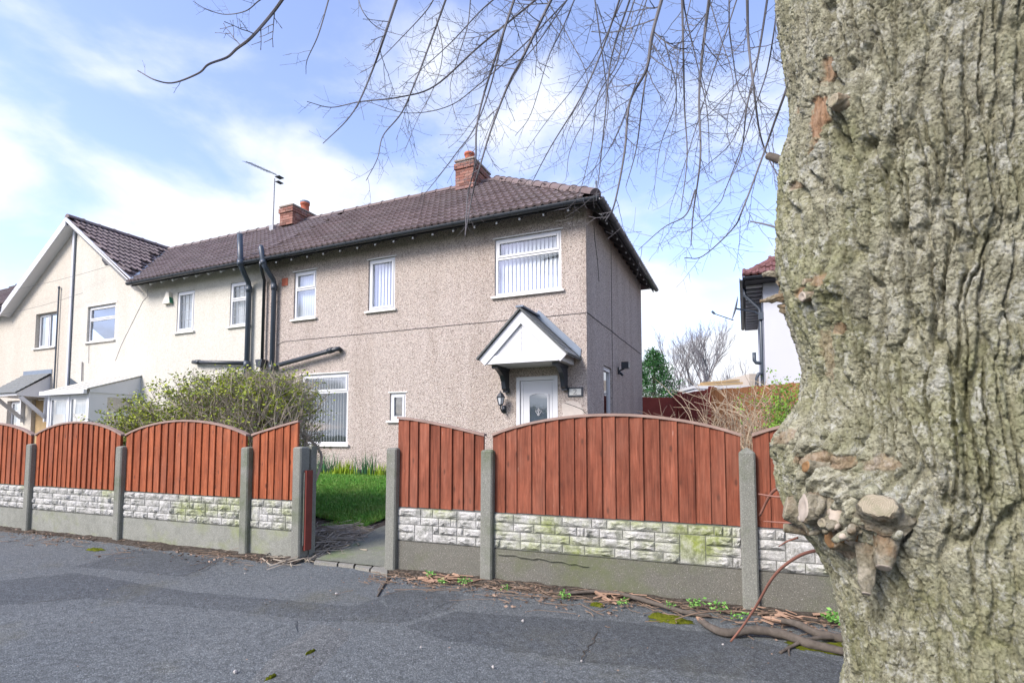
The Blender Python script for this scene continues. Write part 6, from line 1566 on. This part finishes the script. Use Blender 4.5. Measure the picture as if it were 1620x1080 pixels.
# dead stems behind the right fence
br_ = random.Random(3)
for i, (u, Y, h, n, mat, lb) in enumerate(((1110, 7.6, 1.25, 60, 'dry_twig', 'brown tangle of bare bramble stems against the dark red fence'), (1165, 7.2, 1.55, 90, 'tan_stem', 'tall pale dead stems rising behind the pointed fence post'), (1225, 6.6, 1.45, 70, 'tan_stem', 'pale dead stems nearest the big trunk behind the fence'), (1075, 8.2, 0.95, 45, 'dry_twig', 'low brown twigs furthest left behind the widest fence panel'))):
    p = at(u, 690, Y); p.z = 0.35; m = MB(); stems(m, p, n, h, (0.30, 0.5), 0.008, br_, kids=4); solo(m, 'dead_shrub', mat, lb, 'shrub', tuple(p))
m = MB(); p = at(1183, 690, 3.95); p.z = 0.75; stems(m, p, 7, 0.55, (0.02, 0.22), 0.003, br_, kids=1); solo(m, 'dead_plant', 'tan_stem', 'few thin dead stalks tied up behind the pointed concrete post', 'plant', tuple(p))
m = MB(); p = at(1053, 690, 5.2); p.z = 0.9; stems(m, p, 6, 0.55, (0.02, 0.5), 0.0035, br_, kids=1); solo(m, 'dead_plant', 'tan_stem', 'small forked dead stalk poking above the widest panel', 'plant', tuple(p))
def feathery(u, Y, z0, h, w, n, label, name='green_shrub', leaf='fern_leaf', seed=5):
    rr = random.Random(seed); p = at(u, 690, Y); p.z = z0; g = root(name, label, 'shrub', tuple(p)); m = MB(); tp = stems(m, p, n, h, (w * 0.4, w), 0.006, rr, kids=5); m.build('stems', 'dry_twig', g)['kind'] = 'stuff'
    pts = []
    for t in tp:
        for _ in range(26): pts.append(t + Vector((rr.gauss(0, 0.05), rr.gauss(0, 0.05), rr.gauss(-0.06, 0.08))))
    V, F = tri_leaves(np.array([tuple(q) for q in pts]), 0.032, seed, 1.0); local_mesh('foliage', V, F, leaf, BASE[g.name], g)['kind'] = 'stuff'
feathery(1258, 6.0, 0.4, 1.28, 0.13, 34, 'bright green feathery shrub beside the big trunk behind the fence')
feathery(1052, 19.0, 0.4, 2.3, 0.25, 30, 'grey leafless looking shrub under the green conifer', 'grey_shrub', 'grey_leaf', 8)
# conifer
def conifer(u, Y, ztop, rad, label, seed):
    rr = np.random.default_rng(seed); p = at(u, 688, Y); t = root('conifer_tree', label, 'tree', (p.x, p.y, 0.2)); m = MB(); m.tube([(p.x, p.y, 0.2), (p.x, p.y, ztop * 0.6), (p.x, p.y, ztop - 0.2)], [0.14, 0.08, 0.02], 8); m.build('trunk', 'brown_bark', t)
    n = 620; a = rr.uniform(0, 2 * np.pi, n); zz = rr.beta(1.3, 1.5, n); prof = np.interp(zz, [0, 0.2, 0.45, 0.75, 0.93, 1.0], [0.75, 1.0, 0.98, 0.62, 0.25, 0.05]) * (0.62 + 0.62 * rr.random(n)); rr_ = rad * prof * np.sqrt(rr.uniform(0.35, 1, n))
    C_ = np.stack([p.x + rr_ * np.cos(a), p.y + rr_ * np.sin(a), 0.9 + (ztop - 0.9) * zz], -1)
    P_ = np.repeat(C_, 26, 0) + rr.normal(0, 0.085, (n * 26, 3)); V, F = tri_leaves(P_, 0.085, seed, 1.2); local_mesh('crown', V, F, 'conifer_leaf', BASE[t.name], t)
conifer(1036, 22.0, 4.75, 1.25, 'dense dark green conifer beside the far corner of the grey house', 3)
# bare trees far behind
def bare_tree(u, Y, h, seed, label, spread=0.55):
    rr = random.Random(seed); p = at(u, 688, Y); p.z = 0; t = root('bare_tree', label, 'tree', tuple(p), group='bare trees on the skyline')
    tr, cr = MB(), MB(); tr.tube([p, p + Vector((0, 0, h * 0.15)), p + Vector((0.05, 0, h * 0.32))], [h * 0.024, h * 0.02, h * 0.016], 7)
    def grow(q, d, l, r, lev):
        pts = [q]; dd = d
        for i in range(4): dd = (dd + Vector((rr.gauss(0, 0.12), rr.gauss(0, 0.12), 0.07))).normalized(); pts.append(pts[-1] + dd * l / 4)
        (tr if lev > 3 else cr).tube(pts, [r * (1 - 0.12 * i) for i in range(5)], 3, cap=False)
        if lev == 0: return
        for i in range(3 if lev > 1 else 3):
            a = (Vector((rr.gauss(0, 1), rr.gauss(0, 1), rr.uniform(0.0, 0.8)))).normalized(); grow(pts[rr.choice((2, 3, 4, 4))], (dd + a * spread).normalized(), l * rr.uniform(0.55, 0.8), r * 0.58, lev - 1)
    for i in range(7):
        a = 6.28 * i / 7 + rr.random(); grow(p + Vector((0.03, 0, h * (0.16 + 0.025 * i))), Vector((math.cos(a) * 0.6, math.sin(a) * 0.6, 1)).normalized(), h * 0.30, h * 0.012, 5 if h > 8 else 4)
    tr.build('trunk', 'far_twig', t); cr.build('crown', 'far_twig', t)
bare_tree(1106, 38, 9.0, 2, 'largest bare tree on the skyline with fanned crown')
bare_tree(1150, 46, 7.4, 9, 'smaller bare tree right of the fanned bare tree')
bare_tree(1078, 44, 6.6, 4, 'smaller bare tree between the conifer and the fanned tree')
# twig bare bush by the porch
m = MB(); p = TM @ Vector((-15.4, -2.6, 0.2)); stems(m, p, 9, 2.2, (0.10, 0.45), 0.016, random.Random(8), kids=2); solo(m, 'pruned_shrub', 'brown_bark', 'dark bare pruned shrub in front of the white porch', 'shrub', tuple(p))

# bulbs and tufts at the foot of the grey wall
def clump(name, label, x, y, n, h, w, leaf, rad, seed, cat='plant', lean=0.45):
    q = TM @ Vector((x, y, 0)); z = garden_z(q) + 0.0; rr = np.random.default_rng(seed); P_ = np.stack([q.x + rr.normal(0, rad, n), q.y + rr.normal(0, rad * 0.6, n), np.full(n, z)], -1)
    V, F = blades(P_, h, w, lean, seed); me = fast_mesh(name, V - np.array((q.x, q.y, z)), F, leaf); o = link(name, me); o.location = (q.x, q.y, z); tag(o, label, cat, 'bulb leaves along the house wall'); return o
for i, (x, n, h, leaf, nm, lb) in enumerate(((-5.62, 90, 0.34, 'daffodil_leaf', 'daffodil_leaves', 'tall blue green bulb leaves under the big lower window'), (-5.05, 120, 0.24, 'tuft_leaf', 'grass_tuft', 'yellow green leaf tuft in the middle of the wall bed'), (-4.55, 90, 0.33, 'daffodil_leaf', 'daffodil_leaves', 'blue green bulb leaves right of the yellow tuft'), (-4.15, 60, 0.20, 'tuft_leaf', 'grass_tuft', 'yellow green tuft by the right gatepost under the wall'), (-6.2, 90, 0.22, 'tuft_leaf', 'grass_tuft', 'yellow green tuft furthest left in the wall bed'))):
    clump(nm, lb, x, -0.34 - 0.08 * (i % 2), n, h * 1.35, 0.016, leaf, 0.13, 40 + i)
for i, (x, lb) in enumerate(((-5.35, 'short grassy tuft between tall bulb leaves and middle tuft'), (-4.8, 'short grassy tuft just right of the middle tuft'))): clump('grass_tuft', lb, x, -0.42, 90, 0.15, 0.012, 'tuft_leaf', 0.16, 60 + i)

# heap of cut twigs behind the left gatepost
def heap(c, w, d, n, seed, r, lmin, lmax, zf, hmax):
    rr = random.Random(seed); mb = MB()
    for i in range(n):
        x, y = rr.gauss(0, w), rr.gauss(0, d); p = Vector((c.x + x, c.y + y, 0)); g = math.exp(-(x / w) ** 2 * 0.5 - (y / d) ** 2 * 0.5); p.z = zf(p) + 0.01 + rr.random() * hmax * g
        a = rr.uniform(0, math.pi); l = rr.uniform(lmin, lmax); q = Vector((math.cos(a), math.sin(a), rr.gauss(0, 0.12))) * l; b = Vector((rr.gauss(0, 0.12), rr.gauss(0, 0.12), rr.uniform(0, 0.10))) * l
        mb.tube([p - q / 2, p + b, p + q / 2], r * rr.uniform(0.5, 1.2), 3, cap=False)
    return mb
tag(heap(Vector((-2.02, 5.75, 0)), 0.17, 0.26, 800, 2, 0.006, 0.12, 0.5, garden_z, 0.12).build('twig_heap', 'hedge_twig'), 'heap of cut brown twigs beside the path inside the gateway', 'twigs', kind='stuff')
tag(heap(Vector((-1.83, 6.15, 0)), 0.10, 0.12, 160, 5, 0.005, 0.1, 0.3, garden_z, 0.05).build('twig_heap', 'hedge_twig'), 'thin grey twigs spilling along the path edge inside the gateway', 'twigs', kind='stuff')

# leaf litter and twigs at the foot of the fence
def litter(name, label, n, x0, x1, seed, dens=None, mat='dead_leaf', size=0.03, depth=0.22):
    rr = np.random.default_rng(seed); X = rr.uniform(x0, x1, n); Y = -0.08 - np.abs(rr.normal(0, depth, n)); keep = rr.random(n) < sstep(0.42, 0.62, fbm(X * 2.2 + 5, Y * 2 + 5, 3, seed)) * np.exp(Y * 1.5) + 0.04
    X, Y = X[keep], Y[keep]; ca, sa = math.cos(F_ANG), math.sin(F_ANG); P_ = np.stack([F_O.x + X * ca - Y * sa, F_O.y + X * sa + Y * ca, pave_z(X, Y) + 0.014 + 0.03 * np.exp(Y * 9) * rr.random(len(X))], -1)
    V, F = tri_leaves(P_, size, seed, 0.18); tag(link(name, fast_mesh(name, V, F, mat)), label, 'leaves', kind='stuff')
litter('leaf_litter', 'dead leaf scraps along the foot of the left fence', 1500, -8.5, -1.0, 4)
litter('leaf_litter', 'dead leaf scraps along the foot of the right fence', 1700, -0.1, 4.6, 6)
litter('leaf_crumbs', 'tiny leaf and grit crumbs scattered over the open asphalt', 4200, -7.0, 4.2, 15, mat='dead_leaf', size=0.011, depth=1.7)
def twig_litter(name, label, n, x0, x1, seed, depth=0.2, mat='dry_twig'):
    rr = random.Random(seed); mb = MB()
    for i in range(n):
        x, y = rr.uniform(x0, x1), -0.10 - abs(rr.gauss(0, depth)); a = rr.gauss(0, 0.5) + (math.pi if rr.random() < 0.5 else 0); l = rr.uniform(0.05, 0.45) * (0.5 if i % 3 else 1); k = 5; pts = []; r = rr.uniform(0.0012, 0.0035)
        for j in range(k):
            a += rr.gauss(0, 0.22); x += math.cos(a) * l / k; y = min(-0.06, y + math.sin(a) * l / k); q = fxy(x, y); q.z = pz(q) + 0.012 + 0.02 * math.exp(y * 8) + rr.random() * 0.006; pts.append(q)
        mb.tube(pts, r, 4)
    tag(mb.build(name, mat), label, 'twigs', kind='stuff')
twig_litter('twig_litter', 'thin fallen twigs along the foot of the left fence', 150, -8.3, -1.1, 3)
twig_litter('twig_litter', 'thin fallen twigs along the foot of the right fence', 330, 0.05, 4.2, 9, 0.2)
# splintered bark scraps
def scraps(c, n, w, seed, label):
    rr = random.Random(seed); mb = MB()
    for i in range(n):
        p = c + Vector((rr.gauss(0, w), rr.gauss(0, w * 0.5), 0)); p.z = pz(p) + 0.02 + rr.random() * 0.035; a = rr.gauss(-0.35, 0.5); l = rr.uniform(0.04, 0.16); q = Vector((math.cos(a), math.sin(a), rr.gauss(0, 0.15))) * l
        mb.bar(p - q / 2, p + q / 2, rr.uniform(0.008, 0.022), 0.005, up=(rr.gauss(0, .4), rr.gauss(0, .4), 1))
    tag(mb.build('bark_scraps', 'fresh_wood'), label, 'wood chips', kind='stuff')
scraps(gnd(700, 922), 30, 0.11, 2, 'orange splintered bark scraps below the narrow right panel')
scraps(gnd(985, 952), 22, 0.10, 3, 'pale splintered bark scraps around the long fallen branch')
scraps(gnd(1240, 985), 22, 0.13, 4, 'broken bark scraps among the thick branches near the trunk')
# fallen branches
def fallen(px, rs, label, mat='brown_bark', cut=None, forks=()):
    g = root('fallen_branch', label, 'branch', tuple(gnd(px[0][0], px[0][1])), group='fallen branches by the right fence')
    def tubeup(px, rs):
        P_ = []
        for i, t in enumerate(px):
            q = gnd(t[0], t[1], rs[min(i, len(rs) - 1)] + (t[2] if len(t) > 2 else 0)); P_.append(q)
        L_ = bez(P_, 7); N = len(L_); rad = [0.78 * float(np.interp(i / (N - 1), np.linspace(0, 1, len(rs)), rs)) * random.uniform(0.93, 1.07) for i in range(N)]; mb = MB(); mb.tube(L_, rad, 10); return mb, L_, rad
    mb, L_, rad = tubeup(px, rs); o = mb.build('stem', mat, g, True)
    for f in forks: tubeup(*f)[0].build('side_shoot', mat, g, True)
    if cut:
        mb = MB(); d = (L_[0] - L_[1]).normalized(); mb.tube([L_[0] - d * 0.06, L_[0] - d * 0.01, L_[0] + d * 0.02, L_[0] + d * 0.05], [rad[0] * 1.08, rad[0] * 1.1, rad[0] * 0.8, rad[0] * 0.35], 8); mb.build('splintered_end', 'fresh_wood', g)
    return g
fallen([(895, 938, 0.02), (945, 935, 0.03), (990, 941, 0.03), (1040, 955, 0.02), (1085, 968, 0.01), (1125, 974)], [0.014, 0.017, 0.020, 0.020, 0.016], 'long thin fallen branch lying against the widest right fence panel')
fallen([(1108, 980, 0.01), (1125, 992), (1150, 1000), (1195, 996, 0.01), (1240, 1003), (1275, 1016), (1300, 1022), (1345, 1032)], [0.022, 0.030, 0.032, 0.034, 0.034, 0.030, 0.026], 'thickest fallen branch curving along the soil in front of the pointed post', cut=True)
fallen([(1220, 978, 0.03), (1260, 986, 0.02), (1290, 1000, 0.01), (1325, 1008), (1380, 1018)], [0.018, 0.030, 0.032, 0.030], 'split dark fallen branch behind the thickest one near the trunk', cut=True)
fallen([(1234, 1032), (1252, 1022), (1275, 1012, 0.02), (1305, 1008, 0.02), (1350, 1010)], [0.010, 0.013, 0.015, 0.015], 'forked thin fallen branch ending on the asphalt by the trunk', forks=[([(1248, 1022), (1248, 1030), (1249, 1037)], [0.010, 0.006])])
fallen([(1068, 979, 0.03), (1100, 970, 0.05), (1140, 966, 0.05), (1190, 968, 0.05), (1230, 969, 0.03)], [0.005, 0.006, 0.005, 0.004], 'very thin straight fallen stick lying across the fence foot', 'dry_twig')
fallen([(597, 942), (604, 930), (612, 918), (618, 914)], [0.008, 0.009, 0.007], 'short dark stick on the asphalt by the right gatepost')
# weeds
def weed(u, v, s, seed, label, z=0.03):
    p = gnd(u, v, z); rr = np.random.default_rng(seed); n = 16; P_ = []
    for k in range(n):
        a = rr.uniform(0, 6.28); r = s * rr.uniform(0.15, 1.0); P_ += [(p.x + r * math.cos(a), p.y + r * math.sin(a) * 0.6, z + s * rr.uniform(0.1, 0.95))] * 3
    P_ = np.array(P_) + rr.normal(0, s * 0.12, (n * 3, 3)); V, F = tri_leaves(P_, s * 0.45, seed, 0.35)
    me = fast_mesh('weed', V - np.array((p.x, p.y, z)), F, 'weed_leaf'); o = link('weed', me); o.location = (p.x, p.y, z); tag(o, label, 'weed', 'weeds at the fence foot')
for i, (u, v, s, lb) in enumerate(((680, 914, .055, 'leafy weed below the narrow right fence panel'), (735, 922, .05, 'low weed beside the post left of the widest panel'), (893, 945, .05, 'small weed at the left end of the long fallen branch'), (985, 955, .045, 'small weed behind the splintered bark of the long branch'), (1100, 962, .06, 'weed clump left of the pointed concrete post'), (1135, 966, .055, 'weed clump close beside the pointed concrete post'), (1170, 978, .05, 'weed between the fallen branches under the pointed post'), (1315, 985, .075, 'bright weed clump between pointed post and trunk'), (1338, 990, .05, 'weed at the edge of the big trunk'), (530, 862, .07, 'pale leafy weed at the path edge inside the gateway'), (545, 858, .06, 'green weed beside the pale weed inside the gateway'), (1060, 962, .04, 'tiny weed above the bright moss under the right fence'), (800, 932, .035, 'tiny weed under the left end of the widest panel'), (700, 922, .04, 'tiny weed among orange bark scraps'))):
    weed(u, v, s, 70 + i, lb)
# pale pebbles on the asphalt
for i, (u, v, lb) in enumerate(((827, 985, 'pale pebble in the middle of the asphalt'), (920, 1047, 'pale pebble at the foot of the asphalt crack'), (372, 1066, 'grey stone on the asphalt seam at the bottom'), (666, 1027, 'pale pebble left of the asphalt middle'), (1144, 1022, 'white chip near the tip of the red sucker'), (780, 1058, 'small pebble at the bottom middle of the asphalt'), (532, 941, 'small chip on the asphalt before the gateway'), (388, 908, 'white chip on the asphalt by the left fence'))):
    p = gnd(u, v); rr = random.Random(i); s = rr.uniform(0.007, 0.013); vs = [Vector((rr.uniform(.6, 1.2) * s * math.cos(a) * math.cos(b), rr.uniform(.6, 1.2) * s * math.sin(a) * math.cos(b), s * 0.7 * math.sin(b) + s * 0.5)) for b in (-0.9, 0, 0.9) for a in [k * 1.2566 for k in range(5)]]
    m = MB(); m.add([p + v + Vector((0, 0, pz(p) + 0.008)) for v in vs], [(j * 5 + k, j * 5 + (k + 1) % 5, j * 5 + 5 + (k + 1) % 5, j * 5 + 5 + k) for j in range(2) for k in range(5)] + [(10, 11, 12, 13, 14), (4, 3, 2, 1, 0)]); solo(m, 'pebble', 'stone_chip', lb, 'pebble', tuple(p))
